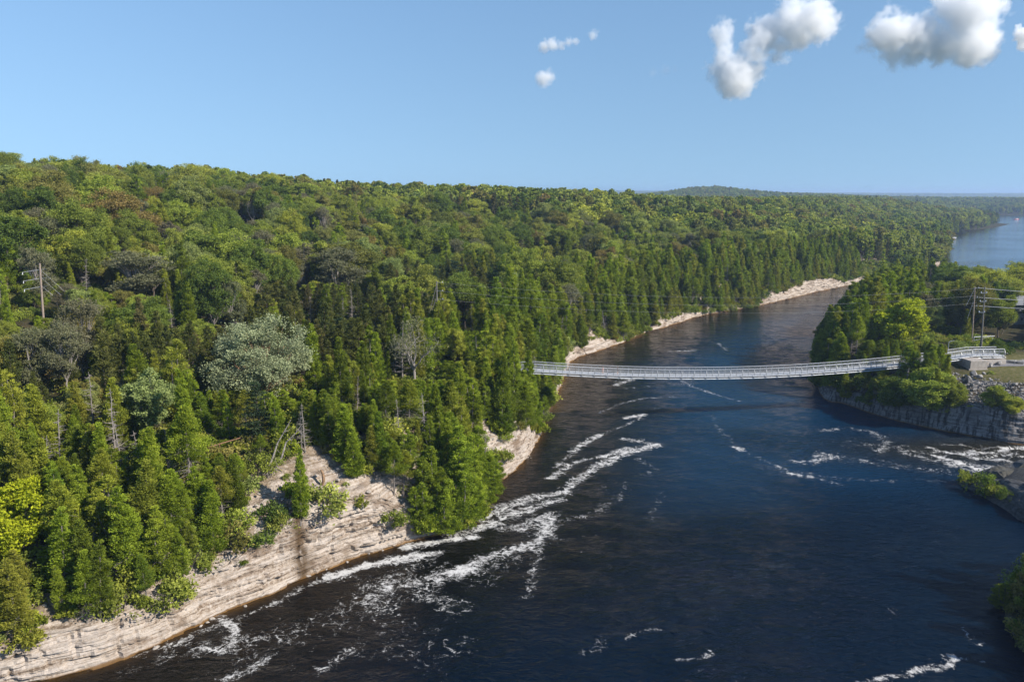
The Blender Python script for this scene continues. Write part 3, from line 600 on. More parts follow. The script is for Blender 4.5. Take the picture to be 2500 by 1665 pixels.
def pine(seed, H=15., R=3.2, whorls=13, nl=26, L=.5, W=.16):
    rng = np.random.default_rng(seed); tr = MB(); cr = MB(); zz = np.linspace(-1, H, 6); tr.tube(np.c_[zz * 0, zz * 0, zz], np.linspace(.24, .04, 6), 6)
    for i in range(whorls):
        t = .14 + .84 * i / (whorls - 1); rp = R * (1 - t) ** .62 * rng.uniform(.8, 1.1) + .25
        for k in range(rng.integers(4, 7)):
            a = rng.uniform(0, 6.283); l = rp * rng.uniform(.65, 1.1); e = np.array((math.cos(a), math.sin(a), .18)); z = t * H + rng.uniform(-.3, .3); b = np.array((0, 0, z))
            tr.tube([b, b + e * l * .6, b + e * l], (.06, .04, .015), 3, cap=False)
            for j in np.linspace(.35, 1.02, max(2, int(l / .55))):
                c = b + e * l * j; m = nl; tone = rng.normal(.45, .15) + rng.normal(0, .12, m)
                leaves(cr, c + rng.normal(0, .36, (m, 3)) * np.array((1, 1, .42)), e + rng.normal(0, .6, (m, 3)) + (0, 0, .3), L, W, tone, rng)
    return dict(trunk=tr, crown=cr, H=H, W=2 * R)
def bush(seed, R=1.6, H=1.6, ncl=34, nl=34, L=.3, W=.2):
    rng = np.random.default_rng(seed); tr = MB(); cr = MB()
    for i in range(7):
        a = rng.uniform(0, 6.28); tr.tube([(0, 0, -.4), (math.cos(a) * R * .3, math.sin(a) * R * .3, H * .45), (math.cos(a) * R * .6, math.sin(a) * R * .6, H * .8)], (.05, .03, .01), 4, cap=False)
    for i in range(ncl):
        e = rng.normal(size=3); e[2] = abs(e[2]); e /= np.linalg.norm(e); c = e * np.array((R, R, H)) * rng.uniform(.45, .95); m = int(nl * rng.uniform(.6, 1.3))
        tone = rng.normal(.46, .16) + rng.normal(0, .12, m); leaves(cr, c + rng.normal(0, .2, (m, 3)) * R * .6, e + rng.normal(0, .7, (m, 3)), L, W, tone, rng)
    return dict(trunk=tr, crown=cr, H=H, W=2 * R)
def snag(seed, H=11., nb=34, lean=0.0):
    rng = np.random.default_rng(seed); tr = MB(); zz = np.linspace(-1, H, 8); x = lean * np.clip(zz, 0, None) + rng.normal(0, .05, 8).cumsum()
    tr.tube(np.c_[x, rng.normal(0, .05, 8).cumsum(), zz], np.linspace(.17, .03, 8), 6); br = MB()
    for i in range(nb):
        t = rng.uniform(.12, .97); z = t * H; a = rng.uniform(0, 6.28); l = (1.9 * (1 - t) + .45) * rng.uniform(.4, 1.1); b = np.array((np.interp(z, zz, x), 0, z)); e = np.array((math.cos(a), math.sin(a), rng.uniform(-.25, .35))) * l
        br.tube([b, b + e * .5 + (0, 0, -.04), b + e], (.042, .03, .012), 3, cap=False)
        if l > .9:
            for q in range(2):
                f = b + e * rng.uniform(.4, .8); br.tube([f, f + e * .3 + rng.normal(0, .18, 3)], (.016, .006), 3, cap=False)
    return dict(trunk=tr, crown=br, H=H, W=2.0)
def gnarled(seed, H=12., R=5., depth=4, r=.3, leafn=0, zt=.32, L=.35, W=.22, up=.2):
    rng = np.random.default_rng(seed); tr = MB(); cr = MB(); tips = []
    zz = np.linspace(-1, H * zt, 4); tr.tube(np.c_[rng.normal(0, .1, 4).cumsum(), rng.normal(0, .1, 4).cumsum(), zz], np.linspace(r, r * .8, 4), 7)
    for k in range(6):
        a = k * 1.05 + rng.uniform(-.3, .3); e = np.array((math.cos(a) * R / H * 1.2, math.sin(a) * R / H * 1.2, rng.uniform(.45, 1.1))); limb(tr, (0, 0, H * zt * rng.uniform(.75, 1)), e, H * .36, r * .6, rng, depth - 1, .62, tips, 5, up)
    if leafn:
        for p, d in tips:
            m = int(leafn * rng.uniform(.3, 1.5)); tone = rng.normal(.5, .18) + rng.normal(0, .14, m); leaves(cr, p + rng.normal(0, .55, (m, 3)), d + rng.normal(0, .8, (m, 3)), L, W, tone, rng)
    return dict(trunk=tr, crown=cr, H=H, W=2 * R)

PROTO = {}
def proto(key, d, fm, bm, kind):
    d['tm'] = d['trunk'].mesh('trunk', bm); d['cm'] = d['crown'].mesh('crown', fm) if d['crown'].n else None
    j = MB().merge(d['crown']); nf = sum(len(a) for a in d['crown'].q) ; me = None
    # one joined mesh for the mass of trees
    j.merge(d['trunk']); me = j.mesh('tree', None); me.materials.append(fm); me.materials.append(bm)
    nq = [len(a) for a in d['crown'].q]; nt = [len(a) for a in d['crown'].t]; tq = sum(len(a) for a in d['trunk'].q); tt = sum(len(a) for a in d['trunk'].t)
    me.polygons.foreach_set('material_index', np.r_[np.zeros(sum(nq)), np.ones(tq), np.zeros(sum(nt)), np.ones(tt)].astype(np.int32)); me.update()
    d['jm'] = me; d['kind'] = kind; d['key'] = key; PROTO[key] = d
    d['trunk'] = d['crown'] = None
for i in range(10): proto('cedar%d' % i, cedar(100 + i, 13 + (i % 3), 2.15 + .25 * (i % 4), (.03, .08, .12, .03, .32, .04, .44, .02, .16, .05)[i], 200 if i not in (4, 6) else 130, 84, .31, .14, multi=(1, 2, 3, 3, 1, 2, 1, 4, 2, 1)[i], pw=(.82, .7, .6, .75, .9, .55, .8, .5, .65, 1.0)[i]), M_CED, M_CEDBARK, 'cedar')
for i in range(3): proto('dark%d' % i, cedar(140 + i, 14, 2.5 + .2 * i, (.1, .25, .05)[i], 150, 34, .5, .17), M_DRK, M_BARK, 'dark')
for i in range(6): proto('broad%d' % i, broad(200 + i, 13.5, (4.8, 5.4, 4.2, 5.8, 5.0, 4.6)[i], (20, 24, 17, 26, 21, 18)[i], 15, 90, .29, .23, open_=(0, 0, 0, .1, 0, .2)[i], zc=.56, flat=(.43, .41, .45, .40, .42, .43)[i]), M_BRD, M_BARK, 'broad')
for i in range(2): proto('thin%d' % i, broad(220 + i, 14, 4.6, 20, 16, 80, .3, .2, open_=.5, zc=.55, flat=.44), M_GREY_L, M_PALEBARK, 'thin')
for i in range(2): proto('pine%d' % i, pine(230 + i), M_PIN, M_BARK, 'pine')
for i in range(3): proto('snag%d' % i, snag(240 + i, (11, 9, 12)[i], (80, 60, 90)[i], (.02, -.06, .04)[i]), M_DEAD, M_DEAD, 'snag')
for i in range(3): proto('bush%d' % i, bush(250 + i, 1.5 + .3 * i, 1.4 + .2 * i), M_BRD if i else M_CED, M_BARK, 'bush')
# coarse ones for the far woods
for i in range(3): proto('cedarfar%d' % i, cedar(300 + i, 13, 2.3, .03, 60, 12, .95, .5), M_DRK if i == 2 else M_CED, M_BARK, 'cedar')
for i in range(3): proto('broadfar%d' % i, broad(310 + i, 13.5, 5.2, 18, 12, 9, 1.05, .9, zc=.56, flat=.43), M_BRD, M_BARK, 'broad')
KEYS = list(PROTO)
def base_hit(u, v, lo=60, hi=900):
    """where the sight line through pixel (u, v) meets the ground"""
    a, f, d = ray(u, v); t = np.arange(lo, hi, .4); x = a * t; y = f * t; z = CAM_H + d * t; g = ground(x, y)[0]
    i = np.argmax(z < g); return x[i], y[i], g[i]
def tree(name, key, loc, rz, scale, label, cat, group=None, r=None, trunk_name='trunk', crown_name='crown'):
    d = PROTO[key]; e = empty(name, loc, rz, scale); e.rotation_euler = (.07 * math.sin(loc[0] * 7.3), .07 * math.sin(loc[1] * 5.1), rz)
    t = bpy.data.objects.new(trunk_name, d['tm']); link(t, e)
    if d['cm'] is not None:
        c = bpy.data.objects.new(crown_name, d['cm']); link(c, e)
        if r is not None: c.color = (r, 1, 1, 0)
    return tag(e, label, cat, group)

# ---- single trees one can name, by their foot or by where they stand
def foot(u, v, z_off=0.0): return base_hit(u, v)
SPECIAL = []      # (x, y, radius)
WINDOWS = []      # (u0, u1, v0, v1, depth): nothing random may stand in front of these
def special(name, mk, fm, bm, u, v, label, cat, sx=1.0, sz=1.0, rz=0.0, win=None, r=.5, rad=2.5, group=None, crown_name='crown'):
    key = mk if isinstance(mk, str) else 'own%d' % len(PROTO)
    if not isinstance(mk, str): proto(key, mk, fm, bm, 'own')
    x, y, z = base_hit(u, v); SPECIAL.append((x, y, rad)); dep = project(x, y, z)[2]
    if win: WINDOWS.append((*win, dep))
    return tree(name, key, (x, y, z - .1), rz, (sx, sx, sz), label, cat, group, r, crown_name=crown_name)
silver = broad(401, 15, 10.2, 34, 17, 120, .32, .2, open_=.32, zc=.52, flat=.46, trunk_r=.34, lob=(.13, .3))
special('poplar_tree', silver, M_SILVER, M_TANBARK, 645, 985, 'great spreading silver-leaved tree with tan limbs above the bare scar', 'tree', 1.0, .95, .4, (500, 790, 770, 950), rad=7)
special('dead_tree', gnarled(403, 13, 5.4, 4, .32, 16, up=.1, zt=.4), M_GREY_L, M_PALEBARK, 1012, 950, 'gnarled grey tree with bare twisted limbs above the river bend', 'tree', 1.0, 1.0, .3, (945, 1085, 775, 925), rad=4)
special('maple_tree', 'broad2', None, None, 1118, 905, 'small lime-green maple between the gnarled grey tree and golden cedars', 'tree', .62, .72, 0, (1090, 1150, 815, 880), r=.82, rad=2)
PROTO_LIME = broad(405, 12, 4.4, 20, 15, 46, .42, .34, zc=.55, flat=.44); proto('bigbush', broad(409, 9, 4.2, 30, 18, 80, .27, .2, zc=.46, flat=.5), M_BRD, M_BARK, 'own'); proto('limemaple', PROTO_LIME, M_LIME_L, M_BARK, 'own')
special('maple_tree', 'limemaple', None, None, 2190, 853, 'bright lime-green maple among dark cedars on the wooded point', 'tree', 1.45, 1.18, .6, (2120, 2260, 720, 830), rad=5)
special('maple_tree', 'limemaple', None, None, 35, 1370, 'lime-green maple at the left edge above the white rock band', 'tree', .85, .8, 2, (0, 100, 1235, 1340), rad=3)
special('maple_tree', 'limemaple', None, None, 700, 850, 'pale yellow-green tree behind the great silver-leaved tree', 'tree', .7, .8, 1, (560, 610, 740, 800), rad=3)
PALE = broad(407, 13, 4.0, 22, 16, 50, .36, .24, open_=.05, zc=.6, flat=.4, trunk_r=.16); proto('paletree', PALE, M_PALE_L, M_PALEBARK, 'own')
special('ash_tree', 'paletree', None, None, 372, 1085, 'pale feathery tree with a slim trunk at the cliff top among bare snags', 'tree', .95, .85, 1, (318, 425, 930, 1045), rad=3)
special('birch_tree', 'thin0', None, None, 165, 960, 'cluster of white-stemmed birches on the slope near the left pole', 'tree', .8, .9, .2, (120, 200, 830, 930), rad=2)
special('ash_tree', 'thin1', None, None, 825, 735, 'broad grey-leaved tree with a dark trunk below the hilltop', 'tree', 2.0, 1.15, .5, (745, 915, 605, 690), rad=6)
special('willow_tree', 'thin0', None, None, 340, 745, 'grey willow-like tree right of the left pole', 'tree', 1.9, 1.0, 1.2, (260, 440, 600, 710), rad=6)
special('pine_tree', 'pine0', None, None, 640, 1080, 'blue-green pine at the foot of the great silver-leaved tree', 'tree', .85, .62, 0, (600, 675, 965, 1060), r=.05, rad=2)
special('orange_tree', broad(411, 9, 2.4, 8, 12, 26, .45, .34), M_ORANGE_L, M_BARK, 1370, 668, 'small rust-orange dying tree among the green beyond the footbridge', 'tree', 1.0, 1.0, 0, (1352, 1388, 590, 630), rad=2)
special('dead_tree', gnarled(413, 11, 3.2, 4, .2, 0, up=.5), None, M_PALEBARK, 620, 560, 'white leafless birch near the top of the left hill', 'tree', 1.0, 1.0, 0, (590, 650, 440, 540), rad=3)
special('dead_tree', gnarled(414, 9, 3.4, 4, .15, 0, up=.3), None, M_DEAD, 525, 815, 'leafless grey bushy tree left of the great silver-leaved tree', 'tree', .9, 1.0, 0, (490, 560, 720, 790), rad=3)
OVER = [((1040, 1300), .62, .55, 'cedar7', .3, 'leftmost of the cedars leaning over the foam right of the scar'), ((1085, 1292), .8, .62, 'cedar3', .45, 'broad cedar hanging to the water right of the scar'), ((1125, 1280), .85, .7, 'cedar7', .35, 'full green cedar touching the water at the foam bend'), ((1160, 1262), .8, .62, 'cedar2', .5, 'rounded cedar at the outermost point of the wooded bank'),
        ((1190, 1228), .72, .6, 'cedar5', .3, 'cedar just behind the outermost point of the wooded bank'), ((1206, 1196), .65, .55, 'cedar3', .2, 'low cedar left of the small rock face below the bridge'), ((1120, 1235), .95, .85, 'cedar2', .4, 'tall cedar above the point where the bank meets the foam'), ((1060, 1250), .85, .8, 'cedar3', .15, 'dark cedar above the leaning ones right of the scar'), ((1165, 1205), .9, .85, 'cedar7', .32, 'tall cedar above the outermost point of the wooded bank')]
for i, ((u, v), sx, sz, k, r, lab) in enumerate(OVER):
    x, y, z = base_hit(u, v); tree('cedar_tree', k, (x, y, z - .3), i * .9, (sx * 1.25, sx * 1.25, sz), lab, 'tree', 'cedars leaning over the foam', r)
LEFTEND = [((1282, 1000), .95, .95, 'cedar1', .3, "cedar standing right in front of the footbridge's left end"), ((1252, 1020), .95, 1.0, 'cedar2', .5, "cedar just left of the footbridge's left end"), ((1225, 1040), 1.0, 1.05, 'cedar0', .15, "dark cedar second left of the footbridge's left end"), ((1300, 1010), .7, .6, 'cedar5', .4, "low cedar under the footbridge's left end")]
for i, ((u, v), sx, sz, k, r, lab) in enumerate(LEFTEND):
    x, y, z = base_hit(u, v); tree('cedar_tree', k, (x, y, z - .3), i * 1.9, (sx, sx, sz), lab, 'tree', "cedars at the footbridge's left end", r); SPECIAL.append((x, y, 1.5))
SNAGS = [(285, 1150, 945, 'tallest of three bleached snags on the left cliff edge'), (312, 1200, 1020, 'middle bleached snag of three on the left cliff edge'), (412, 1180, 1040, 'bleached snag with side branches below the pale feathery tree'),
         (745, 1095, 985, 'slim bleached trunk standing at the head of the bare scar'), (737, 1093, 1005, 'thinner bleached trunk beside the one at the head of the scar'), (213, 725, 632, 'leaning white snag right of the left pole'),
         (975, 1075, 980, 'bare snag in the cedars right of the bare scar'), (150, 1160, 1000, 'bare trunk at far left below the birches'), (860, 800, 705, 'bare snag below the broad grey-leaved tree'),
         (1150, 830, 745, 'grey snag left of the golden cedars'), (230, 1080, 905, 'tall bare-stemmed snag under the birches'), (872, 1010, 915, 'slender snag behind the scar cedars'), (420, 800, 730, 'small grey snag on the dark conifer slope'),
         (760, 800, 722, 'thin bare snag above the great silver-leaved tree'), (1775, 700, 645, 'bleached snag on the far bank beyond the footbridge'), (2268, 700, 655, 'white forked snag behind the lime maple')]
for i, (u, v, vt, lab) in enumerate(SNAGS):
    x, y, z = base_hit(u, v); w = project(x, y, z)[2]; h = (v - vt) * w / FPX * 1.02; k = 'snag%d' % (i % 3); f = h / PROTO[k]['H']
    tree('snag', k, (x, y, z - .1), i * 1.3, (min(1, f * 1.1),) * 2 + (f,), lab, 'dead tree', 'bleached snags'); SPECIAL.append((x, y, 1.2)); WINDOWS.append((u - 7, u + 7, vt, vt + (v - vt) * .72, w))
# ---------------------------------------------------------------- the woods
rng = np.random.default_rng(77)
def jitter_grid(x0, x1, y0, y1, s):
    X, Y = np.meshgrid(np.arange(x0, x1, s), np.arange(y0, y1, s)); X = X + rng.uniform(-.45, .45, X.shape) * s; Y = Y + rng.uniform(-.45, .45, Y.shape) * s; return X.ravel(), Y.ravel()
def in_view(x, y, m=.09): return (y > 20) & (np.abs(x) < y * (.643 + m) + 22) | (y > 55) & (y < 110) & (x > 0) & (x < 125)
PTS = []   # x, y, z, proto key index, scale xy, scale z, rot
LS, BS = 3.1, 6.2
bands = [(-260, 200, 40, 470, 2.6), (-700, 900, 470, 1250, 8.6), (-900, 2600, 1250, 3600, 15.0), (-1500, 6500, 3600, 9800, 44.0)]
arr = []
for b, (x0, x1, y0, y1, s) in enumerate(bands):
    x, y = jitter_grid(x0, x1, y0, y1, s); m = in_view(x, y); x, y = x[m], y[m]
    z, d, land, d0, w = ground(x, y); q = rng.uniform(size=len(x)); sp = fbm(x / 55, y / 55, 60, 3); sp2 = fbm(x / 24, y / 24, 64, 2)
    keep = (land >= 0) & (d > d0)
    if b == 0:
        cz = d + (sp - .5) * 50                     # cedar belt along the water
        isced = (cz < 26) & (y > 60) | (q < .08)
        isdrk = ~isced & (cz < 66) & (sp2 < .50) & (x < 40)
        wood = np.where(isced, .50, np.where(isdrk, .30, .135)); wood = np.where((d < 16) & (land < 2), .85, wood)
        keep &= rng.uniform(size=len(x)) < wood
        keep &= ~((land == 1) & (y < 200) & (x > 99)) & ~((land == 1) & (y < 166)) & (land != 2) & ~((land == 3) & (rng.uniform(size=len(x)) > .5))
    else:
        isced = (sp2 > .66) & (y > 600) | (q < .04) | (d < 25) & (q < .6); isdrk = (sp2 < .33) & (y > 330)
    i = np.where(keep)[0]; x, y, z, d, isced, isdrk, q2, wv = x[i], y[i], z[i], d[i], isced[i], isdrk[i], rng.uniform(size=len(i)), w[i]; land = land[i]
    # hidden behind the skyline?
    kind = np.where(isced, 0, np.where(isdrk, 1, 2))
    if b == 0: kind = np.where((kind == 2) & (q2 < .18), 3, np.where((kind != 2) & (q2 < .05), 4, np.where((kind == 1) & (q2 > .93), 5, kind)))
    for j in range(len(x)):
        k = kind[j]; r = rng.uniform()
        if b >= 1:
            key = 'cedarfar%d' % (2 if (k == 1 or r < .3) else int(r * 7) % 2) if k in (0, 1) else 'broadfar%d' % int(r * 2.99)
            f = (1.0, 1.12, 1.15, 2.1)[b]; sxy = f * rng.uniform(.7, 1.45) * (1.5 if k in (0, 1) and b > 1 else 1); sz = min(f, 1.25) * rng.uniform(.75, 1.2)
            if b == 3: sxy = rng.uniform(3.2, 4.6); sz = rng.uniform(.9, 1.35)
        else:
            key = ('cedar%d' % int(r * 9.99), 'dark%d' % int(r * 2.99), 'broad%d' % int(r * 5.99), 'thin%d' % int(r * 1.99), 'snag%d' % int(r * 2.99), 'pine%d' % int(r * 1.99))[k]
            edge = np.clip(d[j] / 14., .0, 1)
            if k == 0 and y[j] < 130 and x[j] < -38 and rng.uniform() < .3: key = ('cedar4', 'cedar6', 'cedar8')[int(rng.uniform() * 2.99)]
            sz = rng.uniform(.5, 1.18) * (.62 + .38 * edge) * (1.08 if y[j] > 190 and k == 0 else .92); sxy = (sz * rng.uniform(.85, 1.2) if k != 2 else sz * rng.uniform(.75, 1.15)) * (1.35 - .35 * edge)
            if land[j] == 1 and y[j] > 255: sz *= .78
            if land[j] == 3: q_ = .42 + .75 * np.clip((d[j] - 3) / 12, 0, 1); sz *= q_; sxy *= max(.7, q_)
            if k == 2: g_ = .8 + (.75 if y[j] > 175 else .15) * rng.uniform() ** 1.5; sz *= min(1.35, 1.02 * g_); sxy *= 1.08 * g_
        arr.append((x[j], y[j], z[j] - .15, KEYS.index(key), sxy, sz, rng.uniform(0, 6.283), b))
T = np.array(arr)
# clear what would stand on or in front of the things one can see
WINDOWS += [(62, 150, 640, 770, 170), (1040, 1078, 685, 775, 185), (505, 600, 1062, 1105, 118), (1316, 2420, 856, 935, 172.), (2330, 2500, 835, 1010, 300), (2368, 2420, 690, 850, 205), (2420, 2500, 700, 760, 205), (2300, 2500, 500, 600, 420)]
Hs = np.array([PROTO[k]['H'] for k in KEYS])[T[:, 3].astype(int)] * T[:, 5]; Wd = np.array([PROTO[k]['W'] for k in KEYS])[T[:, 3].astype(int)] * T[:, 4]
ok = np.ones(len(T), bool); near = T[:, 7] == 0
for x, y, r in SPECIAL: ok &= ~(near & (np.hypot(T[:, 0] - x, T[:, 1] - y) < r))
for u0, u1, v0, v1, dep in WINDOWS:
    ub, vb, w = project(T[:, 0], T[:, 1], T[:, 2]); _, vt, _ = project(T[:, 0], T[:, 1], T[:, 2] + Hs); hw = Wd * .36 / w * FPX
    m = near & (w < dep - .5) & (ub + hw > u0) & (ub - hw < u1) & (vt < v1) & (vb > v0)
    f = np.where(m, np.clip((vb - v1) / (vb - vt), 0, 1), 1)
    ok &= ~(m & (f < .14)); f = np.where(m & (f >= .14), f * .98, 1); T[:, 5] *= f; T[:, 4] *= np.where(f < 1, np.sqrt(f), 1); Hs = Hs * f; Wd = Wd * np.where(f < 1, np.sqrt(f), 1)
# the bridge itself must stay free
bx = np.clip(((T[:, 0] - 5.3) * 102.7 + (T[:, 1] - 168) * 16) / (102.7 ** 2 + 16 ** 2), -.03, 1.06); bd = np.hypot(T[:, 0] - 5.3 - bx * 102.7, T[:, 1] - 168 - bx * 16)
ok &= ~(near & (T[:, 0] > 103) & (T[:, 0] < 132) & (T[:, 1] > 196) & (T[:, 1] < 219))
ok &= ~(near & (bd < 3.2) & (Hs + T[:, 2] > 8))
T = T[ok]; Hs = Hs[ok]; Wd = Wd[ok]
# skyline culling
az = T[:, 0] / T[:, 1]; order = np.argsort(T[:, 1]); bins = np.clip(((az + .9) / 1.8 * 360).astype(int), 0, 359); top = np.full(360, -9.0); vis = np.ones(len(T), bool)
dist = np.hypot(T[:, 0], T[:, 1]); el_top = (T[:, 2] + Hs - CAM_H) / dist; el_mid = (T[:, 2] + .45 * Hs - CAM_H) / dist
for i in order:
    b = bins[i]; lo = max(0, b - 1); hi = min(360, b + 2); blk = top[lo:hi].min()
    if T[i, 7] > 0 and el_top[i] < blk - .006: vis[i] = False
    elif el_mid[i] > top[b]: top[b] = el_mid[i]
T = T[vis]; Hs = Hs[vis]; Wd = Wd[vis]
# which show largest: paint crowns front to back on a coarse screen
uu, vb, ww = project(T[:, 0], T[:, 1], T[:, 2]); _, vt, _ = project(T[:, 0], T[:, 1], T[:, 2] + Hs)
CS = 6.0; scr = np.zeros((278, 417), bool); shown = np.zeros(len(T)); order = np.argsort(ww)
for i in order:
    if ww[i] > 900: break
    hw = Wd[i] * .42 / ww[i] * FPX; a = int(max(0, (uu[i] - hw) / CS)); b = int(min(417, (uu[i] + hw) / CS + 1)); c = int(max(0, vt[i] / CS)); d = int(min(278, vb[i] / CS))
    if a >= b or c >= d: continue
    blk = scr[c:d, a:b]; k = KEYS[int(T[i, 3])]
    if k.startswith(('cedar', 'dark', 'pine')):
        rr = (np.arange(c, d) + .5 - vt[i] / CS) / max(1e-6, (vb[i] - vt[i]) / CS); cc = np.abs(np.arange(a, b) + .5 - uu[i] / CS) / (hw / CS + 1e-6); msk = cc[None] < np.clip(rr * 1.2, .12, 1)[:, None]
    else: msk = np.ones(blk.shape, bool); msk[int(.75 * len(msk)):] = False
    new = msk & ~blk; shown[i] = new.sum(); scr[c:d, a:b] |= msk
single = np.zeros(len(T), bool); kinds = np.array([PROTO[k]['kind'] for k in KEYS])[T[:, 3].astype(int)]
lim = {'cedar': 295, 'broad': 295, 'dark': 130, 'thin': 45, 'pine': 45, 'snag': 30}
for k, n in lim.items():
    i = np.where((kinds == k) & (T[:, 7] == 0) & (shown >= 4))[0]; i = i[np.argsort(-shown[i])][:n]; single[i] = True

ZONES = [  # by where the foot stands: landmark phrase
    (lambda x, y, u, v, d, l: l == 3, 'on the dark bank at the lower right'),
    (lambda x, y, u, v, d, l: l == 1 and y < 183, 'on the point in front of the footbridge'),
    (lambda x, y, u, v, d, l: l == 1 and x < 130 and y < 240, 'on the wooded point behind the footbridge'),
    (lambda x, y, u, v, d, l: l == 1, 'in the far woods behind the utility poles'),
    (lambda x, y, u, v, d, l: u < 260 and d < 16, 'above the white rock band at lower left'),
    (lambda x, y, u, v, d, l: u < 600 and d < 16, 'on the cliff edge left of the bare scar'),
    (lambda x, y, u, v, d, l: u < 960 and d < 18, 'around the bare scar'),
    (lambda x, y, u, v, d, l: u < 1200 and d < 18, 'on the clump overhanging the foam'),
    (lambda x, y, u, v, d, l: y < 190 and d < 20, "by the footbridge's left end"),
    (lambda x, y, u, v, d, l: y < 300 and d < 22, 'on the bank just past the footbridge'),
    (lambda x, y, u, v, d, l: d < 24, 'on the far bank towards the river bend'),
    (lambda x, y, u, v, d, l: y < 135 and u < 500, 'in the dark wood behind the left cliff'),
    (lambda x, y, u, v, d, l: y < 165 and u < 560, 'below the left pole'),
    (lambda x, y, u, v, d, l: y < 165, 'near the great silver-leaved tree'),
    (lambda x, y, u, v, d, l: y < 215 and u < 450, 'on the slope above the left pole'),
    (lambda x, y, u, v, d, l: y < 215 and u < 900, 'on the slope above the silver-leaved tree'),
    (lambda x, y, u, v, d, l: y < 240, 'around the pole with two stays'),
    (lambda x, y, u, v, d, l: v < 500 and u < 420, 'high on the left hill by the skyline'),
    (lambda x, y, u, v, d, l: y < 300 and u < 600, 'on the upper left hillside'),
    (lambda x, y, u, v, d, l: y < 300, 'on the hillside behind the pole with stays'),
    (lambda x, y, u, v, d, l: u < 800, 'on the left ridge near the skyline'),
    (lambda x, y, u, v, d, l: u < 1300, 'on the middle ridge near the skyline'),
    (lambda x, y, u, v, d, l: True, 'in the far wood above the river bend')]
ORD = 'first second third fourth fifth sixth seventh eighth ninth tenth eleventh twelfth thirteenth fourteenth fifteenth sixteenth seventeenth eighteenth nineteenth twentieth twenty-first twenty-second twenty-third twenty-fourth twenty-fifth twenty-sixth twenty-seventh twenty-eighth twenty-ninth thirtieth'.split()
INFO = {'cedar': ('cedar_tree', 'cedar', CED_N), 'dark': ('hemlock_tree', 'hemlock', DRK_N), 'broad': ('broadleaf_tree', 'broadleaf', BRD_N), 'thin': ('ash_tree', 'thin-leaved tree', None), 'pine': ('pine_tree', 'pine', PIN_N), 'snag': ('snag', 'leafless snag', None)}
sel = np.where(single)[0]; zz, dd, ll, _, _ = ground(T[sel, 0], T[sel, 1]); buckets = {}; rr = np.random.default_rng(5).uniform(size=len(sel))
for n, i in enumerate(sel):
    k = kinds[i]; tn = tone_name(INFO[k][2], rr[n]) if INFO[k][2] else 'grey'
    for f, ph in ZONES:
        if f(T[i, 0], T[i, 1], uu[i], vb[i], dd[n], ll[n]): break
    buckets.setdefault((k, tn, ph), []).append((uu[i], i, rr[n]))
for (k, tn, ph), l in sorted(buckets.items()):
    nm, word, _ = INFO[k]; l.sort()
    for n, (u, i, r) in enumerate(l):
        tn_ = tn.replace(' ', '-')
        if len(l) == 1: lab = f'only {tn_} {word} {ph}'
        else: lab = f'{ORD[n] if n < len(ORD) else "last"} {tn_} {word} from left {ph}'
        tree(nm, KEYS[int(T[i, 3])], (T[i, 0], T[i, 1], T[i, 2]), T[i, 6], (T[i, 4], T[i, 4], T[i, 5]), lab, 'tree', {'cedar': 'cedars of the river gorge', 'dark': 'dark hemlocks of the slope', 'broad': 'broadleaf trees of the wood', 'thin': 'thin-leaved grey trees', 'pine': 'pines of the wood', 'snag': 'leafless snags in the wood'}[k], r)
print('single trees', len(sel), {k: int((kinds[sel] == k).sum()) for k in lim}, 'mass', len(T) - len(sel))

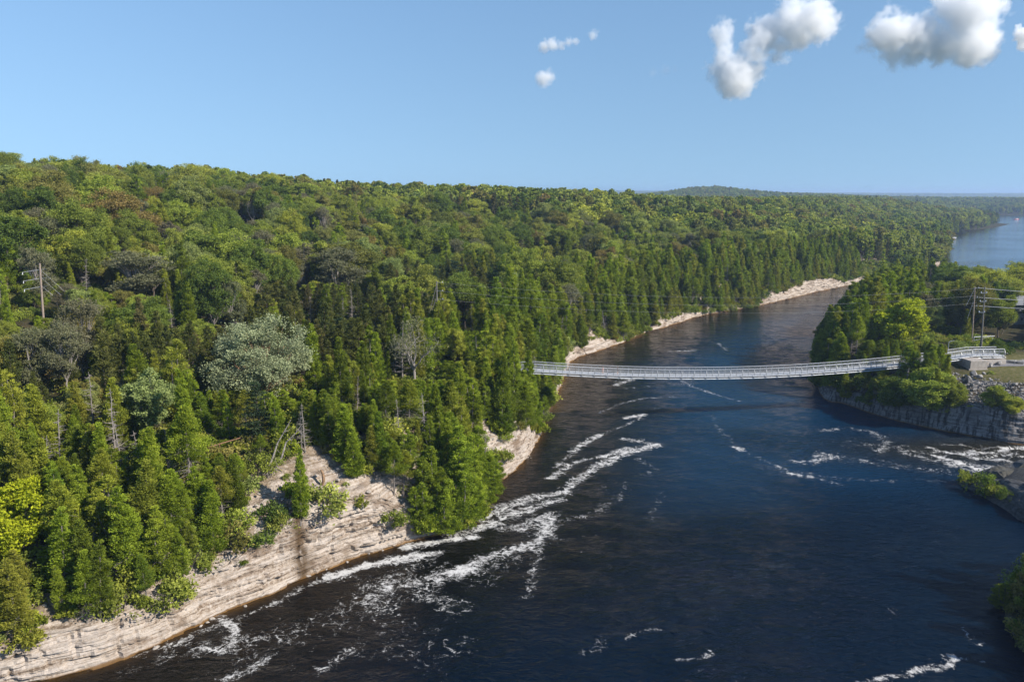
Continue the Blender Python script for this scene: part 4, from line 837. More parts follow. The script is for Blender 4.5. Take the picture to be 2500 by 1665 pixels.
# ---- the rest as one mass
def scatter(name, X, keys, kind='stuff', label=None, cat=None):
    """X rows: x y z index sxy sz rot; one object, copies of the tree meshes set on its points"""
    me = bpy.data.meshes.new(name); me.vertices.add(len(X)); me.vertices.foreach_set('co', X[:, :3].ravel().astype(np.float32))
    at = me.attributes.new('idx', 'INT', 'POINT'); at.data.foreach_set('value', X[:, 3].astype(np.int32))
    at = me.attributes.new('scl', 'FLOAT_VECTOR', 'POINT'); at.data.foreach_set('vector', np.c_[X[:, 4], X[:, 4], X[:, 5]].ravel().astype(np.float32))
    at = me.attributes.new('rot', 'FLOAT_VECTOR', 'POINT'); at.data.foreach_set('vector', np.c_[.05 * np.sin(X[:, 0] * 7.3), .05 * np.sin(X[:, 1] * 5.1), X[:, 6]].ravel().astype(np.float32))
    o = link(bpy.data.objects.new(name, me)); tag(o, label, cat, None, kind)
    g = bpy.data.node_groups.new(name, 'GeometryNodeTree'); g.interface.new_socket('Geometry', in_out='INPUT', socket_type='NodeSocketGeometry'); g.interface.new_socket('Geometry', in_out='OUTPUT', socket_type='NodeSocketGeometry')
    gi = g.nodes.new('NodeGroupInput'); go = g.nodes.new('NodeGroupOutput'); L = g.links.new
    inst = g.nodes.new('GeometryNodeInstanceOnPoints'); inst.inputs['Pick Instance'].default_value = True; join = g.nodes.new('GeometryNodeJoinGeometry'); srcs = []
    for me_ in keys:
        src = bpy.data.objects.new('source', me_); oi = g.nodes.new('GeometryNodeObjectInfo'); oi.inputs['Object'].default_value = src; oi.inputs['As Instance'].default_value = False
        gt = g.nodes.new('GeometryNodeGeometryToInstance'); L(oi.outputs['Geometry'], gt.inputs[0]); srcs.append(gt)
    for s_ in reversed(srcs): L(s_.outputs[0], join.inputs[0])
    def named(nm, typ):
        n = g.nodes.new('GeometryNodeInputNamedAttribute'); n.data_type = typ; n.inputs[0].default_value = nm; return n.outputs[0]
    L(gi.outputs[0], inst.inputs['Points']); L(join.outputs[0], inst.inputs['Instance']); L(named('idx', 'INT'), inst.inputs['Instance Index'])
    e2r = g.nodes.new('FunctionNodeEulerToRotation'); L(named('rot', 'FLOAT_VECTOR'), e2r.inputs[0]); L(e2r.outputs[0], inst.inputs['Rotation']); L(named('scl', 'FLOAT_VECTOR'), inst.inputs['Scale'])
    L(inst.outputs[0], go.inputs[0]); md = o.modifiers.new('scatter', 'NODES'); md.node_group = g
    return o
used = sorted(set(T[~single, 3].astype(int))); remap = {k: n for n, k in enumerate(used)}
X = T[~single].copy(); X[:, 3] = [remap[int(k)] for k in X[:, 3]]
scatter('forest', X, [PROTO[KEYS[k]]['jm'] for k in used], label='mixed green wood filling the hills to the horizon', cat='wood')
# ---- undergrowth on the near slopes
x, y = jitter_grid(-150, 290, 50, 540, 2.3); m = in_view(x, y); x, y = x[m], y[m]; z, d, land, d0, w = ground(x, y); m = (y < 300) & (x < 135) | (d < 9); x, y, z, d, land, d0, w = x[m], y[m], z[m], d[m], land[m], d0[m], w[m]
p = np.where(land == 0, np.where(d < d0, .17, .8), np.where(land == 1, np.where((y < 190) & (x > 97), .22 * (d > 1.6), .5), np.where(land == 2, .0, .8)))
p = np.where((land == 0) & (d < 1.6) & (d < d0), .03, p); p = np.where((land == 1) & (x > 100) & (y > 165) & (y < 200), .015, p)
p = np.where((land == 0) & (y > 140) & (d > 40), .35, p)
m = (land >= 0) & (d > .6) & (rng.uniform(size=len(x)) < p); x, y, z, d, land, d0 = x[m], y[m], z[m], d[m], land[m], d0[m]
open_ = (d < d0) | ((land == 1) & (x > 97) & (y < 190)); sc_ = np.where(open_, rng.uniform(.22, .5, len(x)), rng.uniform(.7, 1.5, len(x)))
X = np.c_[x, y, z - .25, rng.integers(0, 3, len(x)), sc_ * rng.uniform(.8, 1.3, len(x)), sc_, rng.uniform(0, 6.28, len(x))]
scatter('undergrowth', X, [PROTO['bush%d' % k]['jm'] for k in range(3)], label='low green undergrowth on the gorge slopes', cat='undergrowth')
# ---------------------------------------------------------------- footbridge
M_STEEL = simple('galvanised_steel', (.50, .515, .53), .5, .3, .15, 2, .004); M_STEELD = simple('dark_steel', (.20, .215, .23), .55, .3, .2, 2, .004); M_GRATE = simple('deck_grating', (.36, .37, .385), .7, .1, .2, 6, .01)
M_CONC = simple('concrete', (.34, .30, .26), .9, 0, .2, 1.6, .002); M_STONE = simple('pale_stone', (.26, .245, .225), .9, 0, .35, 2.2, .06); M_WOODPOLE = simple('pole_wood', (.27, .21, .165), .85, 0, .25, 3); M_GREYPOLE = simple('weathered_pole', (.17, .155, .135), .85, 0, .25, 3)
M_PORC = simple('porcelain', (.6, .6, .6), .3, 0, .05); M_WIRE = simple('wire', (.3, .3, .3), .5, .2, .1); M_GRAVEL = simple('gravel', (.19, .18, .18), .95, 0, .3, 5, .03); M_RUBBLE = simple('rubble_stone', (.23, .215, .2), .95, 0, .4, 3, .05)
M_LIMEROCK = simple('limestone_rubble', (.32, .28, .24), .95, 0, .3, 3, .05); M_GREEN = simple('green_paint', (.18, .34, .29), .6); M_WHITE = simple('white_paint', (.45, .45, .45), .5, 0, .05); M_ROOF = simple('grey_shingle', (.17, .18, .2), .85, 0, .25, 6); M_GLASS = simple('dark_glass', (.03, .04, .05), .1, 0, .1); M_RED = simple('red_paint', (.5, .06, .05), .45, 0, .1)
BL = np.array((5.3, 168.0)); BR = np.array((108.0, 184.0)); BLEN = float(np.linalg.norm(BR - BL)); bdir = (BR - BL) / BLEN; bper = np.array((-bdir[1], bdir[0])); BANG = math.atan2(bdir[1], bdir[0])
def bz(t):
    t = np.asarray(t, float); tt = np.clip(t, 0, 1); return 12.5 + .1 * tt - 4 * 2.8 * tt * (1 - tt) + np.where(t > 1, -(t - 1) * 2, 0)
def bp(t, side=0.0, up=0.0):
    t = np.asarray(t, float); p = BL + np.multiply.outer(t, bdir * BLEN) + bper * side
    return np.c_[np.atleast_2d(p), np.atleast_1d(bz(t) + up)]
bridge = empty('suspension_bridge', (5.3, 168, 12.35)); tag(bridge, 'long sagging grey steel footbridge hung across the gorge', 'footbridge')
def bpart(mb, name, mat, smooth=False):
    o = mb.build(name, mat, bridge, smooth); o.matrix_parent_inverse = Matrix.Translation((-5.3, -168, -12.35)); return o
HW = 1.35; NB = int(round((1.075 + .07) * BLEN / 1.41)); TS = np.linspace(-.07, 1.075, NB + 1); tt = np.linspace(-.07, 1.075, 140)
for s in (-1, 1):
    for up, r, nm, m in ((-.52, .13, 'main_cable', M_STEEL), (-.06, .09, 'edge_beam', M_STEEL), (1.58, .05, 'handrail', M_STEEL), (.95, .035, 'middle_rail', M_STEEL)):
        bpart(MB().tube(bp(tt, s * HW, up), r, 6), nm, m, True)
bpart(MB().tube(bp(tt, .45, -.5), .05, 5), 'main_cable', M_STEELD); bpart(MB().tube(bp(tt, -.45, -.5), .05, 5), 'main_cable', M_STEELD)
post_me = MB().box((0, 0, .5), (.075, .075, 2.25)).mesh('post', M_STEELD)  # posts darker than the braces: their shaded side is put into the colour
brace_me = {}
for s in (-1, 1): brace_me[s] = MB().tube([(0, 0, -.62), (0, s * .34, -.12), (0, s * .34, .75), (0, 0, 1.35)], .042, 5).mesh('brace', M_STEEL)
beam_me = MB().box((0, 0, -.34), (.10, 2 * HW + .1, .16)).mesh('cross_beam', M_STEELD)
L1 = 1.41
floor_me = MB().box((0, 0, -.03), (L1 * .97, 2 * HW - .1, .05)).mesh('floor_panel', M_GRATE)
wp = MB()
for k in range(8): wp.box((0, 0, .14 + k * .18), (L1, .011, .011))
for k in range(6): wp.box((-L1 / 2 + (k + .5) * L1 / 6, 0, .8), (.008, .008, 1.45))
wire_me = wp.mesh('wire_panel', M_STEEL)
def badd(me, nm, t, side=0.0, slope=False):
    o = bpy.data.objects.new(nm, me); link(o, bridge); p = bp(t, side)[0]; o.location = (p[0] - 5.3, p[1] - 168, p[2] - 12.35)
    a = 0.0
    if slope: a = math.atan2(float(bz(t + .004) - bz(t - .004)), .008 * BLEN)
    o.rotation_euler = (0, -a, BANG); return o
for i, t in enumerate(TS):
    badd(beam_me, 'cross_beam', t)
    for s in (-1, 1):
        badd(post_me, 'post', t, s * HW)
        if i % 2 == 0: badd(brace_me[s], 'brace', t, s * HW)
for a, b in zip(TS[:-1], TS[1:]):
    t = (a + b) / 2; badd(floor_me, 'floor_panel', t, 0, True)
    for s in (-1, 1): badd(wire_me, 'wire_panel', t, s * (HW + .03), True)
# abutment: stepped concrete block beside the right end
ab = empty('concrete_abutment', (106.2, 180.6, 9.6)); tag(ab, 'pale concrete abutment block at the right end of the footbridge', 'abutment')
MB().box((.9, 1.0, 1.0), (4.0, 5.6, 3.2), .05).build('block', M_CONC, ab)
MB().box((6.5, 3.9, .9), (7.0, 3.0, 2.2), BANG).build('ramp', M_CONC, ab); MB().box((.9, -1.85, .3), (4.4, .3, .9), .05).build('footing', M_CONC, ab)
# left anchorage, mostly under the cedars
al = empty('concrete_anchor', (-.5, 167, 9)); tag(al, "concrete anchor block under the cedars at the footbridge's left end", 'abutment'); MB().box((0, 0, 1.2), (3.0, 4.4, 3.6), BANG).build('block', M_CONC, al); MB().box((0, 0, 3.06), (3.3, 4.7, .14), BANG).build('cap', M_CONC, al)

# ---------------------------------------------------------------- people on the bridge
def person(label, t, side, heading, skin, top, bottom, hair, h=1.7, dress=False):
    """one skinned body, clothes and hair as children"""
    k = h / 1.72
    J = dict(pel=(0, 0, .95), sp=(0, .0, 1.18), ch=(0, .01, 1.36), nk=(0, .01, 1.47), hd=(0, .02, 1.56), ht=(0, .02, 1.68), ls=(-.17, 0, 1.40), le=(-.23, .02, 1.14), lw=(-.21, .13, .93), lh=(-.2, .17, .85), rs=(.17, 0, 1.40), re=(.24, .03, 1.15), rw=(.17, .2, 1.05), rh=(.12, .26, 1.05),
             lk=(-.10, .10, .52), la=(-.10, .06, .08), lt=(-.10, .2, .03), rk=(.10, -.02, .52), ra=(.10, -.14, .09), rt=(.10, -.02, .03), lp=(-.09, 0, .90), rp=(.09, 0, .90))
    E = [('pel', 'sp'), ('sp', 'ch'), ('ch', 'nk'), ('nk', 'hd'), ('hd', 'ht'), ('ch', 'ls'), ('ls', 'le'), ('le', 'lw'), ('lw', 'lh'), ('ch', 'rs'), ('rs', 're'), ('re', 'rw'), ('rw', 'rh'), ('pel', 'lp'), ('lp', 'lk'), ('lk', 'la'), ('la', 'lt'), ('pel', 'rp'), ('rp', 'rk'), ('rk', 'ra'), ('ra', 'rt')]
    Rr = dict(pel=.13, sp=.115, ch=.13, nk=.055, hd=.09, ht=.075, ls=.06, rs=.06, le=.045, re=.045, lw=.032, rw=.032, lh=.035, rh=.035, lp=.095, rp=.095, lk=.06, rk=.06, la=.04, ra=.04, lt=.035, rt=.035)
    names = list(J); me = bpy.data.meshes.new('body'); me.from_pydata([tuple(c * k for c in J[n]) for n in names], [(names.index(a), names.index(b)) for a, b in E], [])
    root = empty('person', tuple(bp(t, side, .0)[0]), heading); tag(root, label, 'person')
    o = link(bpy.data.objects.new('body', me), root); sk = o.modifiers.new('skin', 'SKIN'); lay = me.skin_vertices[0].data if me.skin_vertices else None
    if lay is None:
        bpy.context.view_layer.objects.active = o; lay = me.skin_vertices[0].data
    for i, n in enumerate(names): lay[i].radius = (Rr[n] * k, Rr[n] * k * (.75 if n in ('pel', 'sp', 'ch') else 1)); lay[i].use_root = n == 'pel'
    sb = o.modifiers.new('smooth', 'SUBSURF'); sb.levels = 1; sb.render_levels = 2; me.materials.append(simple('skin', skin, .6, 0, .05))
    def ring(zs, rx, ry, cx=0, cy_=0, n=12):
        v = []; q = []
        for z, a, b in zip(zs, rx, ry): v += [(cx + a * math.cos(j / n * 6.2832), cy_ + b * math.sin(j / n * 6.2832), z) for j in range(n)]
        for i in range(len(zs) - 1):
            for j in range(n): q.append((i * n + j, i * n + (j + 1) % n, (i + 1) * n + (j + 1) % n, (i + 1) * n + j))
        return np.array(v) * k, q
    sh = MB(); sh.add(*ring((.90, 1.05, 1.2, 1.36, 1.43, 1.46), (.165, .15, .145, .175, .15, .07), (.13, .12, .115, .12, .10, .07)))
    for s in (-1, 1): sh.tube(np.array([(s * .14, 0, 1.41), (s * .2, .01, 1.3), (s * .225, .02, 1.2)]) * k, np.array((.075, .07, .068)) * k, 8)
    sh.build('shirt', simple('cloth', top, .9, 0, .1), root, True)
    bo = MB()
    if dress: bo.add(*ring((.62, .8, .95), (.24, .2, .165), (.2, .16, .13)))
    else:
        bo.add(*ring((.84, .9, .97), (.185, .18, .165), (.14, .14, .13)))
        for a, b in (('lp', 'lk'), ('rp', 'rk')):
            p, q = np.array(J[a]), np.array(J[b]); bo.tube(np.array([p, p + (q - p) * .5, p + (q - p) * .8]) * k, np.array((.112, .098, .09)) * k, 9)
    bo.build('skirt' if dress else 'shorts', simple('cloth', bottom, .9, 0, .1), root, True)
    v, f = ICO[2]; hv = v * np.array((.10, .115, .115)) * k + np.array((0, 0.0, 1.625)) * k; keep = [tri for tri in f if hv[tri][:, 2].mean() > 1.60 * k or hv[tri][:, 1].mean() < -.02 * k]; MB().add(hv, None, keep).build('hair', simple('hair', hair, .6, 0, .1), root, True)
    return root
person('walker in a pink top and shorts on the footbridge, nearer its left end', (P(1471, 903, 11)[0] - 5.3) / 102.7 - .005, -.3, math.radians(80), (.55, .34, .25), (.55, .30, .27), (.5, .33, .28), (.12, .06, .03))
person('walker in a black top on the footbridge, right of the pink-topped walker', (P(1508, 903, 11)[0] - 5.3) / 102.7 - .005, .1, math.radians(100), (.55, .35, .26), (.02, .02, .025), (.03, .03, .04), (.02, .015, .01), 1.8)

# ---------------------------------------------------------------- poles and lines
def zat(x, y): return float(ground(np.array([x]), np.array([y]))[0][0])
def pole(name, foot, top, r, mat, label):
    e = empty(name, foot); tag(e, label, 'utility pole'); t = np.array(top) - np.array(foot); MB().tube([(0, 0, -1), tuple(t * .5), tuple(t)], (r, r * .88, r * .72), 10).build('mast', mat, e); return e, t
def line(name, a, b, sag, r, label, mat=None, cat='power line'):
    a, b = np.array(a, float), np.array(b, float); s = np.linspace(0, 1, 24)[:, None]; p = a + (b - a) * s; p[:, 2] -= sag * 4 * (s * (1 - s))[:, 0]
    o = MB().tube(p, r, 4).build(name, mat or M_WIRE); return tag(o, label, cat)
# left pole
yl = 160.0; tp = PY(97, 643, yl); gx = tp[0] * 1.0; e, t = pole('utility_pole', (gx - .6, yl, zat(gx, yl)), tp, .23, M_WOODPOLE, 'tall pale wooden pole with three long side arms on the left slope')
for i, dz in enumerate((1.25, 3.0, 4.7)):
    a = t + (0, 0, -dz); b = a + np.array((-3.4, -.4, -.55)); ar = MB().tube([a, b], .035, 5).build('side_arm', M_PORC, e); MB().tube([b, b + (-.05, 0, -.45)], (.07, .10), 8).build('insulator', M_PORC, ar); MB().tube([a, a + np.array((1.0, .3, .05))], .04, 5).build('bracket', M_STEELD, e)
for i, (dz, l) in enumerate(((1.3, 5.2), (2.9, 4.2), (4.7, 2.2))):
    a = t + (0, 0, -dz); MB().tube([a, a + np.array((l * .8, .5, -l * .86))], .022, 5).build('guy_wire', M_WIRE, e)
# middle pole with two stays
ym = 188.0; tp = PY(1066, 687, ym); e, t = pole('utility_pole', (tp[0], ym, zat(tp[0], ym)), tp, .2, M_GREYPOLE, 'grey wooden pole held by two slanting stays above the gnarled tree')
mid_top = np.array(tp)
for dz, dx, l in ((.6, -2.0, 7.6), (3.6, -1.7, 4.6)): MB().tube([t + (0, 0, -dz), t + np.array((dx, -.4, -dz - l))], .07, 6).build('stay', M_GREYPOLE, e)
for dz in (.3, 2.3, 4.3): ar = MB().box(tuple(t + np.array((.7, 0, -dz))), (1.6, .1, .1)).build('crossarm', M_STEELD, e); MB().tube([t + np.array((1.4, 0, -dz)), t + np.array((1.4, 0, -dz + .3))], (.09, .05), 8).build('insulator', M_PORC, ar)
# right pair
f2 = (*P(2395, 858, 11.0), 11.0); t2 = PY(2404, 700, f2[1]); e2, v2 = pole('utility_pole', f2, t2, .2, M_GREYPOLE, 'dark pole with white insulators beside the concrete abutment')
for dz in (1.0, 3.1, 5.8):
    ar = MB().box(tuple(v2 + np.array((-.2, -.2, -dz - .6))), (1.5, .12, .14)).build('crossarm', M_STEELD, e2)
    for sx in (-.85, .5): MB().tube([v2 + np.array((sx, -.2, -dz - .55)), v2 + np.array((sx, -.2, -dz - .2))], (.12, .09), 8).build('insulator', M_PORC, ar)
MB().box((0, .35, 1.4), (.5, .3, 3.6)).build('base_guard', M_GREYPOLE, e2)
f1 = (*P(2373, 832, 11.0), 11.0); t1 = PY(2380, 700, f1[1]); e1, v1 = pole('utility_pole', f1, t1, .19, M_WOODPOLE, 'reddish wooden pole with slanting stays behind the dark one')
for dz in (.5, 4.0): MB().tube([v1 + (0, 0, -dz), v1 + np.array((-2.1 + dz * .2, -.3, -dz - 4.6))], .05, 5).build('stay', M_WIRE, e1)
for dz in (.4, 2.9, 5.2): ar = MB().box(tuple(v1 + np.array((.4, 0, -dz))), (1.4, .1, .1)).build('crossarm', M_STEELD, e1); MB().tube([v1 + np.array((1.0, 0, -dz)), v1 + np.array((1.0, 0, -dz + .3))], (.10, .06), 8).build('insulator', M_PORC, ar)
for (v_a, v_b, wd) in ((703.5, 710, 'uppermost'), (727, 731, 'middle'), (747.5, 751.5, 'lowest')):
    a = np.array(PY(2390, v_a - .5, f2[1] + 3)); b = np.array(PY(2500, v_b, f2[1])); line('power_line', a, b + (b - a) * 1.5, .25, .045, f'{wd} of three pale wires running right from the pole pair', M_PORC)
for k, (dz, wd) in enumerate(((.4, 'highest'), (2.4, 'middle'), (4.4, 'lowest'))):
    line('power_line', mid_top + (1.4, 0, -dz), np.array(t1) + (1.0, 0, -dz), 3.0, .014, f'{wd} of the faint wires spanning the gorge from the pole with stays', M_WIRE)

# ---------------------------------------------------------------- right bank: path, rocks, fence, gate, house
def patch(name, pts, z_up, mat, n=1):
    p = np.array(pts, float); z = ground(p[:, 0], p[:, 1])[0] + z_up; c = p.mean(0); cz = z.mean(); V = np.vstack([np.c_[p, z], [[c[0], c[1], cz]]]); k = len(p)
    o = MB().add(V, None, [(i, (i + 1) % k, k) for i in range(k)]).build(name, mat); tag(o, kind='structure'); return o
P1 = [P(u, v, 11.0) for u, v in ((2380, 884), (2440, 868), (2470, 858), (2520, 845), (2640, 830), (2640, 885), (2520, 888), (2470, 893), (2420, 897))]
# a strip that follows the ground
def strip(name, pts, w, mat, up=.12):
    p = catmull([(*q, 0, 0, 0, 0) for q in pts], 8)[:, :2]; t = np.gradient(p, axis=0); t /= np.linalg.norm(t, axis=1)[:, None]; nn = np.c_[-t[:, 1], t[:, 0]]; cols = np.linspace(-.5, .5, 6); V = []
    for c in cols:
        q = p + nn * w * c; V.append(np.c_[q, ground(q[:, 0], q[:, 1])[0] + up - abs(c) * .1])
    V = np.array(V); nr, nc = V.shape[:2]; Q = [(i * nc + j, i * nc + j + 1, (i + 1) * nc + j + 1, (i + 1) * nc + j) for i in range(nr - 1) for j in range(nc - 1)]
    o = MB().add(V.reshape(-1, 3), Q).build(name, mat); tag(o, kind='structure'); return o
strip('path', [(109, 182.5), (114, 183.5), (120, 184), (127, 188), (136, 195), (150, 204)], 4.6, M_GRAVEL)
rgp = np.random.default_rng(9)
BLK = [((2412, 880), (2.0, 1.4, 1.9), 'upright pale stone block touching the concrete abutment'), ((2428, 868), (2.2, 1.5, .9), 'flat stone slab behind the upright block'), ((2445, 872), (2.6, 1.6, 1.0), 'stone slab lying at the path edge'), ((2452, 862), (2.4, 1.6, .8), 'tilted stone slab beside the gravel path'),
       ((2470, 882), (3.2, 1.3, 1.0), 'long stone block in the row below the path'), ((2440, 886), (2.4, 1.2, 1.1), 'squat stone block in the row below the path'), ((2418, 891), (1.0, .9, 1.3), 'small stone post in front of the upright block'), ((2418, 848), (1.0, .8, .7), 'lone stone on the grass behind the abutment'), ((2492, 884), (2.4, 1.2, 1.0), 'stone block at the right end of the row')]
for i, ((u, v), sz, lab) in enumerate(BLK):
    x, y = P(u, v, 10.9); m = MB(); m.rock((0, 0, 0), sz, 40 + i, 2); o = m.build('stone_block', M_STONE); o.location = (x, y, zat(x, y) + sz[2] * .38); tag(o, lab, 'stone block', 'stone blocks by the abutment')
BOU = [((2378, 918), 2.2, 'largest grey boulder on the slope below the abutment'), ((2390, 924), 1.6, 'grey boulder right of the largest one below the abutment'), ((2365, 930), 1.5, 'grey boulder left of and below the largest one'), ((2384, 938), 1.3, 'boulder below the pair under the abutment'), ((2402, 915), 1.0, 'small boulder right of the boulder pair'), ((2372, 945), 1.2, 'boulder above the dark hollow on the slope'),
       ((2420, 930), .9, 'pale boulder in the middle of the rubble slope'), ((2450, 945), 1.0, 'pale boulder on the right of the rubble slope'), ((2478, 940), 1.1, 'boulder near the right edge on the rubble slope')]
for i, ((u, v), s, lab) in enumerate(BOU):
    x, y, z = base_hit(u, v, 120, 260); m = MB(); m.rock((0, 0, 0), (s, s * .85, s * .8), 60 + i, 2); o = m.build('boulder', M_RUBBLE); o.location = (x, y, z + s * .2); tag(o, lab, 'boulder', 'boulders on the rubble slope')
# fallen blocks at the foot of the left cliff and on the scar
fb = MB(); q = np.linspace(95, 240, 420); sq, Rq = resample(LEFT, 95, 250, .4); ix = rgp.integers(0, len(sq), 330); tq = np.gradient(Rq[:, :2], axis=0); tq /= np.linalg.norm(tq, axis=1)[:, None]
for k_, i_ in enumerate(ix):
    dq = rgp.choice([rgp.uniform(-.4, .5), rgp.uniform(1.5, 9)], p=[.15, .85]); x_ = Rq[i_, 0] - tq[i_, 1] * dq; y_ = Rq[i_, 1] + tq[i_, 0] * dq; z_ = 0.0 if dq < .6 else zat(x_, y_) - .25; s = rgp.uniform(.2, .65); fb.rock((x_, y_, z_ + .05), (s * 1.5, s, s * .7), k_ % 89, 1)
o = fb.build('fallen_rocks', M_LIMEROCK); tag(o, 'pale fallen rocks along the foot of the left cliff', 'rubble', None, 'stuff')
# loose rubble
rm = MB(); X = rgp.uniform(88, 135, 14000); Y = rgp.uniform(148, 182, 14000); Zr, Dr, Lr, _, _ = ground(X, Y); ok_ = np.where((Lr == 1) & (Dr > 1.8) & (Dr < 15) & (X > 96 + (Y - 165) * .2))[0][:2200]
for cnt, i in enumerate(ok_):
    s = rgp.uniform(.12, .5) * rgp.uniform(.6, 1.3); rm.rock((X[i], Y[i], Zr[i] - .1 + rgp.uniform(-.1, .15)), (s * 1.5, s, s * .8), cnt % 97, 1)
o = rm.build('rubble', M_RUBBLE); tag(o, 'loose grey rubble on the slope under the abutment', 'rubble', None, 'stuff')
# wire fence along the edge of the level ground
fe = [P(u, v, 10.3) for u, v in ((2326, 893), (2352, 897), (2400, 897), (2440, 895), (2475, 893), (2510, 891), (2550, 889))]
x0, y0 = fe[0]; z0 = zat(x0, y0); wf = empty('wire_fence', (x0, y0, z0)); tag(wf, 'low wire fence along the ground in front of the abutment', 'fence'); pr = None
for x, y in fe:
    b = np.array((x - x0, y - y0, zat(x, y) - z0)); MB().tube([b + (0, 0, -.3), b + (0, 0, 1.35)], .04, 6).build('post', M_STEELD, wf)
    if pr is not None:
        MB().tube([pr + (0, 0, 1.3), b + (0, 0, 1.3)], .025, 5).build('rail', M_STEELD, wf); m = MB()
        for k in range(5): m.tube([pr + (0, 0, .15 + k * .24), b + (0, 0, .15 + k * .24)], .008, 3)
        o = m.build('wire_mesh', M_WIRE, wf); o['kind'] = 'stuff'
    pr = b
# bent remnant of green fence among the bushes
x, y, z = base_hit(2422, 990, 120, 240); gf = empty('fence_remnant', (x, y, z)); tag(gf, 'leaning pale green fence posts in the bushes above the rock wall', 'fence'); MB().tube([(0, 0, -.2), (.35, .1, 2.9)], .05, 6).build('post', M_GREEN, gf); MB().tube([(.6, .2, -.2), (.75, .2, 3.0)], .05, 6).build('post', M_GREEN, gf); MB().tube([(.3, .1, 2.3), (.75, .2, 2.8)], .04, 6).build('rail', M_GREEN, gf)
# swing gate
x, y = P(2398, 838, 11.2); z = zat(x, y); ga = empty('barrier_gate', (x, y + 4, z)); tag(ga, 'pale metal barrier bar across the grass behind the dark pole', 'gate'); MB().tube([(0, 0, 1.9), (5.6, .2, 2.1)], .09, 8).build('bar', M_STEEL, ga); MB().tube([(4.8, .2, 2.05), (5.5, .1, .1)], .06, 6).build('strut', M_STEEL, ga); MB().tube([(0, 0, -.3), (0, 0, 2.0)], .09, 8).build('post', M_STEEL, ga); MB().tube([(0, 0, .9), (4.8, .2, 2.0)], .03, 5).build('stay', M_STEEL, ga)
# small lamp post by the bridge end
p = bp(np.array([.96]), 2.2)[0]; lp = empty('lamp_post', (p[0], p[1], 10.2)); tag(lp, 'slim grey post with a short arm behind the bridge rail', 'lamp post'); MB().tube([(0, 0, -.5), (0, 0, 5.2)], .05, 6).build('mast', M_STEEL, lp); MB().tube([(0, 0, 5.2), (.9, 0, 5.5)], .04, 6).build('arm', M_STEEL, lp); MB().box((1.05, 0, 5.5), (.4, .2, .1)).build('lamp_head', M_STEELD, lp)
# white house half hidden in the trees
hx, hy = 160.0, 252.0; hz0 = zat(hx, hy); ho = empty('white_house', (hx, hy, hz0)); tag(ho, 'small white house with a grey roof half hidden by the right-hand trees', 'house')
wl = MB(); wl.box((0, 0, 2.6), (4.6, 6.0, 7.2)); wl.build('wall', M_WHITE, ho); m = MB(); m.add([(-3.4, -3.9, 6.1), (3.4, -3.9, 6.1), (3.4, 3.9, 6.1), (-3.4, 3.9, 6.1), (-3.4, 0, 8.6), (3.4, 0, 8.6)], [(0, 1, 5, 4), (2, 3, 4, 5), (0, 3, 2, 1)], [(1, 2, 5), (3, 0, 4)]); m.build('roof', M_ROOF, ho)
for k, zz_ in enumerate((1.6, 4.2)):
    w_ = MB().box((.9, -3.53, zz_), (.9, .1, 1.2)).build('window', M_WHITE, ho); MB().box((.9, -3.60, zz_), (.72, .06, 1.0)).build('pane', M_GLASS, w_)
# ---------------------------------------------------------------- left scar: rail fence, root mass, log
a = base_hit(591, 1088); b = base_hit(537, 1106); c = base_hit(512, 1114); x0, y0, z0 = a; rf = empty('rail_fence', a); tag(rf, 'rusty wooden handrail on the cliff-top trail left of the scar', 'fence'); pts = [np.array(q) - np.array(a) for q in (a, b, c)]
for q in pts: MB().box((q[0], q[1], q[2] + .55), (.12, .12, 1.5)).build('post', M_RUSTWOOD, rf)
for p_, q_ in zip(pts[:-1], pts[1:]): MB().tube([p_ + (0, 0, 1.22), q_ + (0, 0, 1.22)], .075, 6).build('rail', M_RUSTWOOD, rf)
def root_mass(u, v, label, lean, h, seed):
    x, y, z = base_hit(u, v); e = empty('uprooted_tree', (x, y, z)); tag(e, label, 'dead tree', 'uprooted trees on the scar'); rg = np.random.default_rng(seed); tr = MB(); d = np.array(lean, float); tr.tube([(0, 0, -.2), d * h * .25 + rg.normal(0, .1, 3), d * h * .5 + rg.normal(0, .2, 3), d * h * .75 + rg.normal(0, .2, 3), d * h], (.15, .13, .1, .07, .03), 7)
    for k in range(12):
        t = rg.uniform(.2, .9); s = d * h * t; tr.tube([s, s + rg.normal(0, .5, 3) + (0, 0, .3)], (.04, .01), 3)
    tr.build('trunk', M_DEAD, e); ro = MB()
    for k in range(34):
        q = rg.normal(0, 1, 3); q[2] = q[2] * .7 - .5; q = q / np.linalg.norm(q) * rg.uniform(.8, 2.4); m_ = q * .5 + rg.normal(0, .2, 3); ro.tube([(0, 0, 0), m_, q], (.075, .045, .01), 4, cap=False)
    ro.build('roots', M_DEAD, e); return e
root_mass(652, 1150, 'uprooted dead tree with a fan of pale roots on the scar', (.42, .25, .87), 7.5, 1); root_mass(672, 1140, 'second uprooted trunk leaning beside the root fan', (.5, .3, .8), 7.0, 2)
x, y, z = base_hit(785, 1175); lg = MB(); lg.tube([(0, 0, .9), (.25, 0, .3), (.35, -.1, -.6), (.1, -.2, -1.6)], (.14, .2, .24, .12), 8); o = lg.build('fallen_log', M_TANBARK); o.location = (x, y, z + .6); tag(o, 'curved brown log hanging on the middle of the scar', 'log')
x, y, z = base_hit(1255, 1000, 60, 200); lg = MB(); lg.tube([(-2, 0, 0), (.5, .1, .2), (2.3, 0, .3)], (.10, .09, .05), 6); o = lg.build('fallen_log', M_PALEBARK); o.location = (x - 4, y - 6, 11.0); tag(o, 'pale broken trunk sticking out of the cedars left of the bridge', 'log')
